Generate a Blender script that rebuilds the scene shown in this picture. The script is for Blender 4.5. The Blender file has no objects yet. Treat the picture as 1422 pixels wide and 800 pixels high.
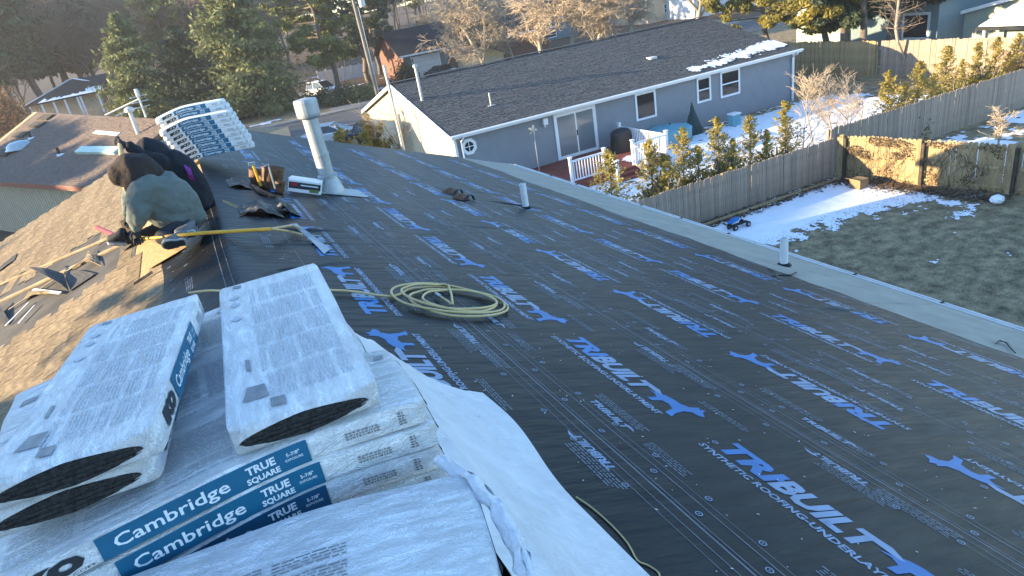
import bpy, bmesh, math, random
import numpy as np
from mathutils import Vector, Matrix, noise
R = math.radians
PI = math.pi
random.seed(7)
S = bpy.context.scene
COL = S.collection

# ---------------------------------------------------------------- camera
# world: X across the ridge (to the right), Y along the ridge (forward), Z up from the yard
CAM = Vector((0.0, 0.0, 7.7))
RX = Vector((0.88281661, -0.44309469, -0.15589077))
UX = Vector((0.31007627, 0.30045273, 0.90198717))
FX = Vector((0.35282792, 0.84462729, -0.40263781))
FPX = 928.95
cam = bpy.data.cameras.new('camera')
co = bpy.data.objects.new('camera', cam); COL.objects.link(co)
m = Matrix.Identity(4)
for i in range(3):
    m[i][0] = RX[i]; m[i][1] = UX[i]; m[i][2] = -FX[i]; m[i][3] = CAM[i]
co.matrix_world = m
cam.sensor_width = 36; cam.lens = FPX/1422*36
cam.clip_start = 0.05; cam.clip_end = 3000
S.camera = co

# ---------------------------------------------------------------- light
SUN_A, SUN_E = 13.0, 11.6          # light comes from the left and a little from ahead, low
w = bpy.data.worlds.new("World"); S.world = w; w.use_nodes = True
nt = w.node_tree; bg = nt.nodes['Background']
sky = nt.nodes.new('ShaderNodeTexSky'); sky.sky_type = 'NISHITA'; sky.sun_disc = False
sky.sun_elevation = R(SUN_E); sky.sun_rotation = R(-(90-SUN_A))
sky.air_density = 1.0; sky.dust_density = 0.3; sky.ozone_density = 3.3
nt.links.new(sky.outputs[0], bg.inputs[0]); bg.inputs[1].default_value = 0.15
sl = bpy.data.lights.new('sun', 'SUN'); sl.energy = 4.3; sl.angle = R(0.5); sl.color = (1.0, 0.78, 0.48)
so = bpy.data.objects.new('sun', sl); COL.objects.link(so)
d = Vector((math.cos(R(SUN_A))*math.cos(R(SUN_E)), -math.sin(R(SUN_A))*math.cos(R(SUN_E)), -math.sin(R(SUN_E))))
so.rotation_euler = d.to_track_quat('-Z', 'Y').to_euler(); so.location = (-20, 10, 30)
S.view_settings.view_transform = 'Standard'; S.view_settings.look = 'None'
S.view_settings.gamma = 1; S.view_settings.exposure = 2.2
S.render.engine = 'CYCLES'
S.cycles.max_bounces = 6; S.cycles.diffuse_bounces = 3; S.cycles.glossy_bounces = 3
S.cycles.transparent_max_bounces = 8

# ---------------------------------------------------------------- helpers
def ray(px, py):
    return RX*(px-711) - UX*(py-400) + FX*FPX
def at_z(px, py, z):
    r = ray(px, py); return CAM + r*((z-CAM.z)/r.z)
def at_y(px, py, y):
    r = ray(px, py); return CAM + r*((y-CAM.y)/r.y)
def at_x(px, py, x):
    r = ray(px, py); return CAM + r*((x-CAM.x)/r.x)
RIDGE = 6.17; PITCH = 0.37; KS = math.sqrt(1+PITCH*PITCH)
def at_plane(px, py, p0, n):
    r = ray(px, py); return CAM + r*((p0-CAM).dot(n)/r.dot(n))
def on_roof(px, py, dz=0, side=1):
    return at_plane(px, py, Vector((0, 0, RIDGE+dz)), Vector((side*PITCH, 0, 1)))
def rp(s, y, dz=0.0):
    """roof point: s = distance down the slope from the ridge (right +, left -)"""
    x = s/KS
    return Vector((x, y, RIDGE - PITCH*abs(x) + dz))

class MB:
    def __init__(s): s.v = []; s.f = []; s.m = []
    def add(s, vs, fs, mi=0):
        b = len(s.v); s.v += [tuple(v) for v in vs]
        s.f += [tuple(b+i for i in f) for f in fs]; s.m += [mi]*len(fs); return s
    def quad(s, a, b, c, d, mi=0): return s.add([a, b, c, d], [(0, 1, 2, 3)], mi)
    def poly(s, pts, mi=0): return s.add(pts, [tuple(range(len(pts)))], mi)
    def box(s, lo, hi, mi=0, M=None):
        x0, y0, z0 = lo; x1, y1, z1 = hi
        v = [Vector(p) for p in ((x0,y0,z0),(x1,y0,z0),(x1,y1,z0),(x0,y1,z0),(x0,y0,z1),(x1,y0,z1),(x1,y1,z1),(x0,y1,z1))]
        if M is not None: v = [M @ p for p in v]
        return s.add(v, [(0,3,2,1),(4,5,6,7),(0,1,5,4),(1,2,6,5),(2,3,7,6),(3,0,4,7)], mi)
    def frame(s, p0, p1, w, h, up=(0,0,1), mi=0):
        """bar from p0 to p1, width w (sideways), height h (along up)"""
        p0 = Vector(p0); p1 = Vector(p1); t = (p1-p0).normalized(); up = Vector(up)
        sd = t.cross(up)
        if sd.length < 1e-4: sd = t.cross(Vector((1,0,0)))
        sd.normalize(); u = sd.cross(t).normalized()
        a = sd*w/2; b = u*h/2
        v = [p0-a-b, p0+a-b, p0+a+b, p0-a+b, p1-a-b, p1+a-b, p1+a+b, p1-a+b]
        return s.add(v, [(0,1,2,3),(7,6,5,4),(0,4,5,1),(1,5,6,2),(2,6,7,3),(3,7,4,0)], mi)
    def tube(s, pts, r, n=8, mi=0, cap=True):
        pts = [Vector(p) for p in pts]; k = len(pts)
        rs = r if isinstance(r, (list, tuple)) else [r]*k
        vs = []; prev = None
        for i, p in enumerate(pts):
            t = (pts[min(i+1, k-1)]-pts[max(i-1, 0)]).normalized()
            if prev is None:
                a = t.cross(Vector((0,0,1)))
                if a.length < 1e-3: a = t.cross(Vector((1,0,0)))
            else: a = prev - t*prev.dot(t)
            a.normalize(); prev = a; b = t.cross(a)
            for j in range(n):
                an = 2*PI*j/n; vs.append(p + (a*math.cos(an)+b*math.sin(an))*rs[i])
        fs = [(i*n+j, i*n+(j+1)%n, (i+1)*n+(j+1)%n, (i+1)*n+j) for i in range(k-1) for j in range(n)]
        if cap: fs += [tuple(range(n))[::-1], tuple((k-1)*n+j for j in range(n))]
        return s.add(vs, fs, mi)
    def lathe(s, prof, c=(0,0,0), n=16, mi=0, M=None):
        vs = []; c = Vector(c)
        for r, z in prof:
            for j in range(n):
                an = 2*PI*j/n; p = Vector((r*math.cos(an), r*math.sin(an), z))
                if M is not None: p = M @ p
                vs.append(p+c)
        k = len(prof)
        fs = [(i*n+j, i*n+(j+1)%n, (i+1)*n+(j+1)%n, (i+1)*n+j) for i in range(k-1) for j in range(n)]
        fs += [tuple(range(n))[::-1], tuple((k-1)*n+j for j in range(n))]
        return s.add(vs, fs, mi)
    def prism(s, pts, d, mi=0):
        """extrude polygon pts (3D) by vector d"""
        d = Vector(d); n = len(pts); a = [Vector(p) for p in pts]; b = [p+d for p in a]
        return s.add(a+b, [tuple(range(n))[::-1], tuple(range(n, 2*n))]+[(i, (i+1)%n, n+(i+1)%n, n+i) for i in range(n)], mi)
    def grid(s, fn, nu, nv, mi=0, keep=None):
        b = len(s.v)
        s.v += [tuple(fn(i/nu, j/nv)) for i in range(nu+1) for j in range(nv+1)]
        for i in range(nu):
            for j in range(nv):
                if keep and not keep((i+.5)/nu, (j+.5)/nv): continue
                q = b+i*(nv+1)+j; s.f.append((q, q+nv+1, q+nv+2, q+1)); s.m.append(mi)
        return s
    def mesh(s, name, off=None, smooth=False):
        me = bpy.data.meshes.new(name)
        vs = s.v if off is None else [(v[0]-off[0], v[1]-off[1], v[2]-off[2]) for v in s.v]
        me.from_pydata(vs, [], s.f); me.update()
        if smooth: me.polygons.foreach_set('use_smooth', [True]*len(me.polygons))
        if any(s.m): me.polygons.foreach_set('material_index', s.m)
        return me

OFF = {}
def tag(o, label=None, cat=None, group=None, kind=None):
    if label: o['label'] = label
    if cat: o['category'] = cat
    if group: o['group'] = group
    if kind: o['kind'] = kind
    return o
def obj(name, mb, mat, parent=None, smooth=False, label=None, cat=None, group=None, kind=None, solid=None, bevel=None):
    off = OFF.get(parent) if parent is not None else None
    me = mb.mesh(name, off, smooth) if isinstance(mb, MB) else mb
    for mm in (mat if isinstance(mat, (list, tuple)) else [mat]): me.materials.append(mm)
    o = bpy.data.objects.new(name, me); COL.objects.link(o)
    if parent is not None: o.parent = parent; OFF[o] = OFF.get(parent)
    if bevel:
        b = o.modifiers.new('bevel', 'BEVEL'); b.width = bevel; b.segments = 2; b.limit_method = 'ANGLE'
    return tag(o, label, cat, group, kind)
def thing(name, loc, label, cat, group=None, rz=0, world=True):
    """an Empty at the thing's base; with world=True its parts are given in world coordinates"""
    o = bpy.data.objects.new(name, None); COL.objects.link(o); o.location = loc; o.rotation_euler.z = rz
    o.empty_display_size = 0.2
    if world: OFF[o] = tuple(loc)
    return tag(o, label, cat, group)
def single(name, mb, mat, base, **k):
    """a thing that is one mesh, with its origin at base"""
    me = mb.mesh(name, base, k.pop('smooth', False))
    for mm in (mat if isinstance(mat, (list, tuple)) else [mat]): me.materials.append(mm)
    o = bpy.data.objects.new(name, me); COL.objects.link(o); o.location = base
    return tag(o, **k)
def copy_tree(o, loc=None, rz=None, scale=None, label=None, group=None, parent=None):
    c = o.copy(); COL.objects.link(c)
    if parent is not None: c.parent = parent
    if loc is not None: c.location = loc
    if rz is not None: c.rotation_euler.z = rz
    if scale is not None: c.scale = scale
    if label: c['label'] = label
    if group: c['group'] = group
    for ch in list(o.children): copy_tree(ch, parent=c)
    return c
def inst(o, parent, M):
    """copy of a part under the same thing at another place (shared mesh)"""
    c = o.copy(); COL.objects.link(c); c.parent = parent; c.matrix_local = M; return c

# ---------------------------------------------------------------- materials
def mat(name, col, rough=0.7, var=0.0, scale=8.0, col2=None, bump=0.0, bscale=None, metal=0.0, spec=0.4,
        coat=0.0, stretch=None, detail=6.0, rvar=0.0, trans=0.0, emit=None, objvar=0.0, contrast=(0.35, 0.65), sheen=0.0):
    m = bpy.data.materials.new(name); m.use_nodes = True
    n = m.node_tree.nodes; L = m.node_tree.links; p = n['Principled BSDF']
    p.inputs['Base Color'].default_value = (*col, 1); p.inputs['Roughness'].default_value = rough
    p.inputs['Metallic'].default_value = metal; p.inputs['Specular IOR Level'].default_value = spec
    p.inputs['Coat Weight'].default_value = coat
    if sheen: p.inputs['Sheen Weight'].default_value = sheen
    tc = n.new('ShaderNodeTexCoord'); mp = n.new('ShaderNodeMapping')
    L.new(tc.outputs['Object'], mp.inputs[0])
    if stretch: mp.inputs['Scale'].default_value = stretch
    out = None
    if col2 is None and var > 0: col2 = tuple(max(0, c*(1-var)) for c in col); col = tuple(min(1, c*(1+var)) for c in col)
    if col2 is not None:
        t = n.new('ShaderNodeTexNoise'); t.inputs['Scale'].default_value = scale; t.inputs['Detail'].default_value = detail
        t.inputs['Roughness'].default_value = 0.65
        L.new(mp.outputs[0], t.inputs['Vector'])
        cr = n.new('ShaderNodeValToRGB'); cr.color_ramp.elements[0].position = contrast[0]; cr.color_ramp.elements[1].position = contrast[1]
        cr.color_ramp.elements[0].color = (*col2, 1); cr.color_ramp.elements[1].color = (*col, 1)
        L.new(t.outputs[0], cr.inputs[0]); out = cr.outputs[0]
    if objvar > 0:
        oi = n.new('ShaderNodeObjectInfo'); mr = n.new('ShaderNodeMapRange')
        mr.inputs[3].default_value = 1-objvar; mr.inputs[4].default_value = 1+objvar
        L.new(oi.outputs['Random'], mr.inputs[0])
        hs = n.new('ShaderNodeHueSaturation'); L.new(mr.outputs[0], hs.inputs['Value'])
        if out: L.new(out, hs.inputs['Color'])
        else: hs.inputs['Color'].default_value = (*col, 1)
        out = hs.outputs[0]
    if out: L.new(out, p.inputs['Base Color'])
    if rvar:
        t2 = n.new('ShaderNodeTexNoise'); t2.inputs['Scale'].default_value = scale*1.7; L.new(mp.outputs[0], t2.inputs['Vector'])
        mr2 = n.new('ShaderNodeMapRange'); mr2.inputs[3].default_value = max(0.02, rough-rvar); mr2.inputs[4].default_value = min(1, rough+rvar)
        L.new(t2.outputs[0], mr2.inputs[0]); L.new(mr2.outputs[0], p.inputs['Roughness'])
    if bump > 0:
        t3 = n.new('ShaderNodeTexNoise'); t3.inputs['Scale'].default_value = bscale or scale*4; t3.inputs['Detail'].default_value = 4
        L.new(mp.outputs[0], t3.inputs['Vector'])
        b = n.new('ShaderNodeBump'); b.inputs['Strength'].default_value = min(1, bump); b.inputs['Distance'].default_value = 0.02
        L.new(t3.outputs[0], b.inputs['Height']); L.new(b.outputs[0], p.inputs['Normal'])
    if trans: p.inputs['Transmission Weight'].default_value = trans
    if emit: p.inputs['Emission Color'].default_value = (*emit, 1); p.inputs['Emission Strength'].default_value = 1
    return m
def leafmat(name, a, b, scale=1.5, tr=0.25):
    """foliage: diffuse plus some light through the leaf, hue varies in clumps"""
    m = mat(name, a, rough=0.65, col2=b, scale=scale, detail=3, spec=0.25, objvar=0.12, contrast=(0.3, 0.7))
    n = m.node_tree.nodes; L = m.node_tree.links; p = n['Principled BSDF']; o = n['Material Output']
    t = n.new('ShaderNodeBsdfTranslucent'); mx = n.new('ShaderNodeMixShader'); mx.inputs[0].default_value = tr
    src = p.inputs['Base Color'].links[0].from_socket
    L.new(src, t.inputs['Color']); L.new(p.outputs[0], mx.inputs[1]); L.new(t.outputs[0], mx.inputs[2]); L.new(mx.outputs[0], o.inputs[0])
    return m
# ---------------------------------------------------------------- shared materials
M = {}
M['felt'] = mat('underlayment_black', (0.0115, 0.0113, 0.0115), rough=0.46, col2=(0.0032, 0.0036, 0.0046), contrast=(.40, .78), scale=2.2, detail=9, bump=0.55, bscale=5, stretch=(.8, 3.6, 1), spec=0.22, rvar=0.10)
M['felt_back'] = mat('underlayment_back', (0.17, 0.15, 0.125), rough=.7, col2=(0.05, 0.045, 0.042), scale=7, bump=.5, bscale=25)
M['blue'] = mat('print_blue', (0.018, 0.145, 0.38), rough=0.45, var=0.12, scale=5)
M['pale'] = mat('print_pale_blue', (0.20, 0.27, 0.39), rough=0.45, var=0.15, scale=6)
M['grey_ink'] = mat('print_grey', (0.13, 0.15, 0.18), rough=0.5, var=0.25, scale=9)
M['osb'] = mat('osb', (0.50, 0.34, 0.16), rough=0.8, col2=(0.30, 0.19, 0.09), scale=30, bump=0.2, bscale=60)
M['strip'] = mat('starter_grey', (0.31, 0.285, 0.23), rough=0.75, var=0.12, scale=3, bump=0.15, bscale=90)
M['white'] = mat('white_paint', (0.74, 0.75, 0.76), rough=0.45, var=0.05, scale=3)
M['pvc'] = mat('pvc_white', (0.70, 0.71, 0.70), rough=0.35, var=0.05, scale=7)
M['alum'] = mat('gutter_aluminium', (0.55, 0.55, 0.53), rough=0.45, var=0.1, scale=4)
M['shingle_old'] = mat('shingle_weathered', (0.37, 0.285, 0.175), rough=0.95, col2=(0.155, 0.12, 0.085), scale=14, detail=12, bump=0.7, bscale=150, objvar=0.17, spec=0.15)
M['shingle_torn'] = mat('shingle_underside', (0.045, 0.042, 0.040), rough=0.85, var=0.3, scale=5)
M['old_felt'] = mat('old_felt', (0.06, 0.055, 0.05), rough=0.9, var=0.4, scale=2.5)
M['board'] = mat('roof_board', (0.42, 0.31, 0.18), rough=0.85, col2=(0.25, 0.18, 0.10), scale=6, stretch=(1, .15, 1))
M['lit_siding'] = mat('siding_cream', (0.62, 0.60, 0.52), rough=0.6, var=0.05, scale=3)

# ---------------------------------------------------------------- text as flat print
_tc = {}
def text_geo(t, bold=0.0):
    key = (t, bold)
    if key in _tc: return _tc[key]
    cu = bpy.data.curves.new('t', 'FONT'); cu.body = t; cu.size = 1.0; cu.resolution_u = 2; cu.offset = bold
    cu.fill_mode = 'FRONT'
    o = bpy.data.objects.new('t', cu); COL.objects.link(o)
    bpy.context.view_layer.update()
    me = o.to_mesh(); v = np.array([tuple(p.co) for p in me.vertices]); f = [tuple(p.vertices) for p in me.polygons]
    o.to_mesh_clear(); bpy.data.objects.remove(o); bpy.data.curves.remove(cu)
    v[:, 0] -= v[:, 0].min()
    _tc[key] = (v, f); return _tc[key]
def put_text(mb, t, u0, u1, v0, v1, fn, bold=0.02, shear=0.0, mi=0, caps=0.73):
    """text stretched to u0..u1, baseline v0, capital height v1-v0; fn maps (u,v) to 3D"""
    v, f = text_geo(t, bold); wd = v[:, 0].max(); hh = v1-v0
    vs = []
    for p in v:
        vv = p[1]/caps*hh; uu = p[0]/wd*(u1-u0)
        vs.append(fn(u0+uu+shear*vv, v0+vv))
    mb.add(vs, f, mi)

# ---------------------------------------------------------------- our house
HY0, HY1 = -5.0, 16.35
def wave(s, y):
    e = 0.007*noise.noise(Vector((s*0.9, y*0.55, 3.1))) + 0.0035*noise.noise(Vector((s*1.6, y*3.4, 9.0)))
    near = max(0.0, 1-abs(s)/1.5)
    return e + 0.006*near*noise.noise(Vector((s*1.2, y*6.0, 1.7)))
def under(s, y, dz=0.0):
    """point on the underlayment; it rolls softly over the ridge"""
    p = rp(s, y); r = 0.10
    if abs(s) < r: p.z -= (r-abs(s))**2/(2*r)*0.37*0.9-.016*(1-abs(s)/r)**2
    p.z += .010*max(0, 1-abs(s)/.5)
    p.z += 0.014 + wave(s, y) + dz; return p
house = thing('roofed_house', (0, 5.7, 0), 'foreground house, roof half black underlayment, half old tan shingles', 'house')
mb = MB()
mb.prism([rp(0, HY0, -.001), rp(7.85, HY0, -.001), rp(7.85, HY0, -.14), rp(0, HY0, -.14)], (0, HY1-HY0, 0))
mb.prism([rp(-0.0, HY0, -.001), rp(0, HY0, -.14), rp(-7.85, HY0, -.14), rp(-7.85, HY0, -.001)], (0, HY1-HY0, 0))
obj('roof_deck', mb, M['osb'], house)
mb = MB(); mb.box((-6.9, HY0+.4, 0), (6.9, HY1-.4, 3.45))
mb.prism([(-6.9, HY1-.5, 3.45), (6.9, HY1-.5, 3.45), (0, HY1-.5, 5.95)], (0, .1, 0)); mb.prism([(-6.9, HY0+.4, 3.45), (6.9, HY0+.4, 3.45), (0, HY0+.4, 5.95)], (0, .1, 0))
obj('wall', mb, M['lit_siding'], house)
# pale starter strip along the eave, in lengths
ys = [HY0+i*1.9 for i in range(12)]
for i, y in enumerate(ys):
    if y > HY1-.2: break
    y1 = min(y+1.9, HY1+.02); mb = MB()
    mb.grid(lambda a, b: rp(6.1+a*1.76, y+.004+b*(y1-y-.008), .006+.003*noise.noise(Vector((a*2, y+b*2, 0)))), 4, 6)
    obj('starter_strip', mb, M['strip'], house)
mb = MB()   # drip edge and gutter
mb.frame(rp(7.865, HY0, -.03), rp(7.865, HY1, -.03), .02, .10)
obj('drip_edge', mb, M['alum'], house)
gx = rp(7.87, 0).x; gz = rp(7.87, 0).z
mb = MB()
prof = [(gx+.015, gz-.03), (gx+.015, gz-.14), (gx+.10, gz-.14), (gx+.14, gz-.05), (gx+.155, gz-.03), (gx+.135, gz-.028), (gx+.125, gz-.05), (gx+.09, gz-.13), (gx+.025, gz-.13), (gx+.022, gz-.03)]
mb.prism([(x, HY0, z) for x, z in prof], (0, HY1-HY0, 0))
obj('gutter', mb, M['alum'], house)
for i in range(16):
    mb = MB(); y = HY0+1+i*1.22
    mb.box((gx-.01, y-.012, gz-.028), (gx+.15, y+.012, gz-.018)); obj('gutter_strap', mb, M['shingle_torn'], house)

# underlayment: overlapping lengths, each with its print
SEAM = [-0.62, 1.34, 2.55, 3.77, 4.99, 6.44]
def edge_far(s):   # ragged far end
    return HY1+.03+.05*noise.noise(Vector((s*2, 0, 5)))
strips = []
for k in range(5):
    s0 = SEAM[k]-(0 if k == 0 else .10); s1 = SEAM[k+1]
    n = max(6, int((s1-s0)/.06)); nv = 190
    def fn(a, b, s0=s0, s1=s1, k=k):
        y = HY0+b*(edge_far(0)-HY0)
        aa = a
        s = s0+aa*(s1-s0)
        if k == 0 and a == 0: s += .04*noise.noise(Vector((y*1.3, 2, 0)))+.02*noise.noise(Vector((y*5, 2, 0)))
        if k == 4 and a == 1: s += .10*noise.noise(Vector((y*.6, 7, 0)))+.05*noise.noise(Vector((y*2.6, 2, 0)))
        return under(s, y, -.004+.0065*a)
    mb = MB(); mb.grid(fn, n, nv)
    strips.append(obj('underlayment_strip', mb, M['felt'], house, smooth=True))
def strip_of(s):
    for k in range(5):
        if s < SEAM[k+1]: return strips[k]
    return strips[4]
def zone(s):      # lift of the print above wave(): strip ramp plus a hair
    for k in range(5):
        if s < SEAM[k+1]:
            s0 = SEAM[k]-(0 if k == 0 else .10); return -.004+.0065*(s-s0)/(SEAM[k+1]-s0)
    return .0025
FOX = [(0.836, .063), (0.882, .086), (0.935, .09), (0.950, .170), (1.041, .192), (1.133, .216), (1.091, .250), (1.090, .290), (1.120, .280), (1.176, .300), (1.195, .243), (1.172, .085), (1.193, -.01), (1.129, -.01), (1.088, .103), (1.028, .096), (1.016, .013), (0.936, .019)]
FOX = [(0.845, .075), (0.89, .10), (0.935, .135), (0.985, .150), (1.04, .150), (1.09, .175), (1.105, .235), (1.125, .215), (1.145, .245), (1.165, .205), (1.215, .175), (1.19, .150), (1.15, .145), (1.125, .10), (1.14, .03), (1.17, -.02), (1.115, -.02), (1.085, .055), (1.03, .075), (0.985, .065), (0.975, .0), (0.935, -.005), (0.94, .06), (0.90, .08)]
def fill_poly(mb, pts, fn, mi=0):
    from mathutils.geometry import tessellate_polygon
    tri = tessellate_polygon([[Vector((p[0], p[1], 0)) for p in pts]])
    mb.add([fn(*p) for p in pts], [tuple(t) for t in tri], mi)
def logo(s, y, rev, sub=True):
    """TRIBUILT logo; s = baseline, y = where the reading starts; rev turns it half round"""
    sg = -1 if rev else 1
    def fn(u, v):
        ss = s+sg*v; yy = y-sg*u
        return under(ss, yy, zone(ss)+.0022)
    mb = MB()
    put_text(mb, 'TRI', .0, .335, 0, .145, fn, bold=.05, shear=.12, mi=0)
    mb.poly([fn(.30, .075), fn(.355, .06), fn(.36, .10), fn(.318, .115)], 0)
    put_text(mb, 'BUILT', .35, .83, 0, .145, fn, bold=.05, shear=.12, mi=1)
    mb.poly([fn(.80, .105), fn(.92, .10), fn(.935, .112), fn(.86, .148), fn(.80, .145)], 1)
    fill_poly(mb, FOX, fn, 0)
    if sub: put_text(mb, 'SYNTHETIC ROOFING-UNDERLAYMENT', -.02, 1.13, -.088, -.045, fn, bold=.03, mi=2)
    obj('printed_logo', mb, [M['blue'], M['pale'], M['pale']], strip_of(s))
def small_logo(s, y, rev):
    sg = -1 if rev else 1
    def fn(u, v):
        ss = s+sg*v; yy = y-sg*u
        return under(ss, yy, zone(ss)+.0022)
    mb = MB(); put_text(mb, 'TRIBUILT', 0, .32, 0, .045, fn, bold=.04, shear=.15)
    mb.poly([fn(.30, .034), fn(.37, .030), fn(.33, .05), fn(.29, .05)])
    obj('printed_logo', mb, M['pale'], strip_of(s))
rows = [(0, .74+.09, True, 5.20-1.19), (1, 1.93, False, 2.12), (2, 3.33, True, 3.24-1.19), (3, 4.45, False, 2.62), (4, 5.86, True, 3.5-1.19)]
for _, s, rev, y0 in rows:
    for j in range(-2, 11):
        y = y0+j*1.47
        if (y if not rev else y+1.2) > 16.0 or y < .55: continue
        logo(s, y, rev, sub=(y < 14))
for k in range(1, 5):
    sk = SEAM[k]; y0 = {1: 2.67, 2: 2.29, 3: 2.9, 4: 3.3}[k]
    for j in range(-1, 7):
        y = y0+j*1.47
        if y < .9 or y > 11: continue
        small_logo(sk+.20, y, False); small_logo(sk-.08, y-.66, True)
# long guide lines, nail circles and fine print, joined per strip
rnd = random.Random(3)
for k in range(5):
    mb = MB()
    def pt(s, y, lift=.0022): return under(s, y, zone(s)+lift)
    def line(s, y0, y1, wd, step=.25):
        n = max(1, int((y1-y0)/step)); pr = None
        for i in range(n+1):
            y = y0+(y1-y0)*i/n; so_ = .006*noise.noise(Vector((y*.8, s, 0)))
            c = (pt(s+so_-wd/2, y), pt(s+so_+wd/2, y))
            if pr: mb.quad(pr[0], pr[1], c[1], c[0])
            pr = c
    a, b = SEAM[k], SEAM[k+1]
    if k > 0:
        for off, wd in ((.012, .008), (.035, .004), (.125, .005), (.165, .003)): line(a+off, HY0, 16.2, wd)
    else:
        for off, wd in ((.5, .006), (.56, .004), (1.12, .005)): line(a+off, HY0, 16.2, wd)
    for off, wd in ((-.05, .004), (-.10, .003)):
        if k < 4: line(b+off, HY0, 16.2, wd)
    for j in range(-1, 10):      # blocks of fine print
        for (ss, ln, dy, nl) in ((a+.27 if k else a+.9, .42, .62, 3), (b-.20, .38, -.25, 4), (b-.13, .36, .95, 4), (a+.20, .30, .10, 3), (b-.33, .34, .45, 2)):
            y = rows[k][3]+j*1.47+dy
            if y < .6 or y > 13: continue
            for q in range(nl+1):
                sq = ss+q*.017; u = rnd.uniform(0, .03)
                while u < ln:
                    L = rnd.uniform(.012, .045)
                    mb.quad(pt(sq, y-u), pt(sq+.008, y-u), pt(sq+.008, y-u-L), pt(sq, y-u-L)); u += L+.008
    obj('fine_print', mb, M['grey_ink'], strips[k], kind='stuff')
    mb = MB()                    # cap nails: small ring round a dot
    for j in range(-2, 34):
        for off in (.075, .20, b-a-.12, (b-a)*.5):
            y = .8+j*.36+rnd.uniform(-.08, .08)+off; s = a+off+rnd.uniform(-.02, .02)
            if y > 9.5 or (off == (b-a)*.5 and j % 2): continue
            rr = .0165
            ring = [(s+math.cos(t*PI/5)*rr, y+math.sin(t*PI/5)*rr) for t in range(10)]
            inn = [(s+math.cos(t*PI/5)*rr*.72, y+math.sin(t*PI/5)*rr*.72) for t in range(10)]
            for t in range(10):
                u = (t+1) % 10
                mb.quad(pt(*ring[t], .004), pt(*ring[u], .004), pt(*inn[u], .004), pt(*inn[t], .004))
            cc = [(s+math.cos(t*PI/3)*rr*.25, y+math.sin(t*PI/3)*rr*.25) for t in range(6)]
            mb.poly([pt(*c, .004) for c in cc])
    obj('cap_nails', mb, M['pale'], strips[k], kind='stuff')
    mb = MB()                    # staples and crumbs of grit
    for i in range(170):
        s = rnd.uniform(a+.02, b-.03); y = rnd.uniform(.7, 8.5); q = rnd.uniform(0, 3.1); l = rnd.uniform(.004, .009)
        dx, dy = math.cos(q)*l, math.sin(q)*l
        mb.quad(pt(s-dx, y-dy, .006), pt(s+dy*.4, y-dx*.4, .006), pt(s+dx, y+dy, .006), pt(s-dy*.4, y+dx*.4, .006))
    obj('staples', mb, M['white'], strips[k], kind='stuff')
# wrinkles: raised folds in the sheet
for (s0, y0, s1, y1, h) in ((.15, 4.9, .9, 5.35, .02), (.2, 5.75, 1.0, 6.0, .015), (6.0, 5.3, 6.42, 5.9, .03), (5.2, 4.3, 6.3, 4.15, .02), (3.9, 9.4, 4.9, 9.0, .02), (.3, 6.4, 1.1, 6.5, .02), (2.6, 7.2, 3.6, 7.3, .012)):
    mb = MB()
    def ff(a, b):
        s = s0+(s1-s0)*a; y = y0+(y1-y0)*a+(b-.5)*.10; t = math.sin(PI*a)*max(0, 1-abs(b-.5)*2)**1.3
        return under(s, y+.02*math.sin(a*9), zone(s)+.001+h*t)
    mb.grid(ff, 20, 8); obj('underlayment_fold', mb, M['felt'], strip_of(s0), smooth=True)

# old shingles on the left slope: strips with three tabs
def torn(s, y):
    poly = [(1.0, 8.35), (1.45, 7.85), (2.1, 7.75), (2.9, 7.6), (4.2, 8.2), (4.3, 11.2), (3.0, 10.3), (2.1, 10.0), (1.55, 9.7)]
    c = False; n = len(poly)
    for i in range(n):
        x1, y1 = poly[i]; x2, y2 = poly[(i+1) % n]
        if (y1 > y) != (y2 > y) and s < (x2-x1)*(y-y1)/(y2-y1)+x1: c = not c
    return c
EXP = .127; LEN = .914
def strip_mesh(seed):
    r = random.Random(seed); mb = MB()
    for t in range(3):
        y0 = t*LEN/3+.005; y1 = (t+1)*LEN/3-.005
        lo = EXP+r.uniform(-.003, .003); th = .010+r.uniform(0, .004)
        # local: x = down the slope, y along, z up
        mb.box((-.02, y0, .0), (lo, y1, th))
        for q in (4, 5, 6, 7):
            v = mb.v[-8+q]
            if v[0] < 0: mb.v[-8+q] = (v[0], v[1], .001)
    return mb.mesh('shingle')
smesh = [strip_mesh(i) for i in range(4)]
for me in smesh: me.materials.append(M['shingle_old'])
pos = []
c0 = int(.72/EXP)
for c in range(c0, 62):
    s = c*EXP; off = (c % 2)*LEN/6+(c*37 % 11)*.002
    for j in range(-2, 19):
        y = 1.0+j*LEN+off
        if y > HY1-.05: continue
        if torn(s+.06, y+.45) or torn(s+.06, y+.1) or torn(s+.06, y+.8): continue
        if s < .98 and 7.2 < y+.45: continue
        if s < .85 and 5.9 < y < 7.2: continue
        px = Vector(rp(-s, y+.45)); rel = px-CAM; zf = rel.dot(FX)
        if zf <= .1: pos.append((99, s, y)); continue
        ix = 711+FPX*rel.dot(RX)/zf; iy = 400-FPX*rel.dot(UX)/zf
        vis = -60 < ix < 340 and 130 < iy < 560
        pos.append((zf if vis else 50+zf, s, y))
pos.sort()
ang = math.atan(PITCH)
def strip_M(s, y):
    y1 = min(0, 0)
    B = Matrix(((-math.cos(ang), 0, -math.sin(ang)), (0, 1, 0), (-math.sin(ang), 0, math.cos(ang))))
    return Matrix.Translation(rp(-s, y, .004)) @ B.to_4x4()
rest = MB(); hoff = Vector((0, 5.7, 0)); r5 = random.Random(5)
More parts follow.
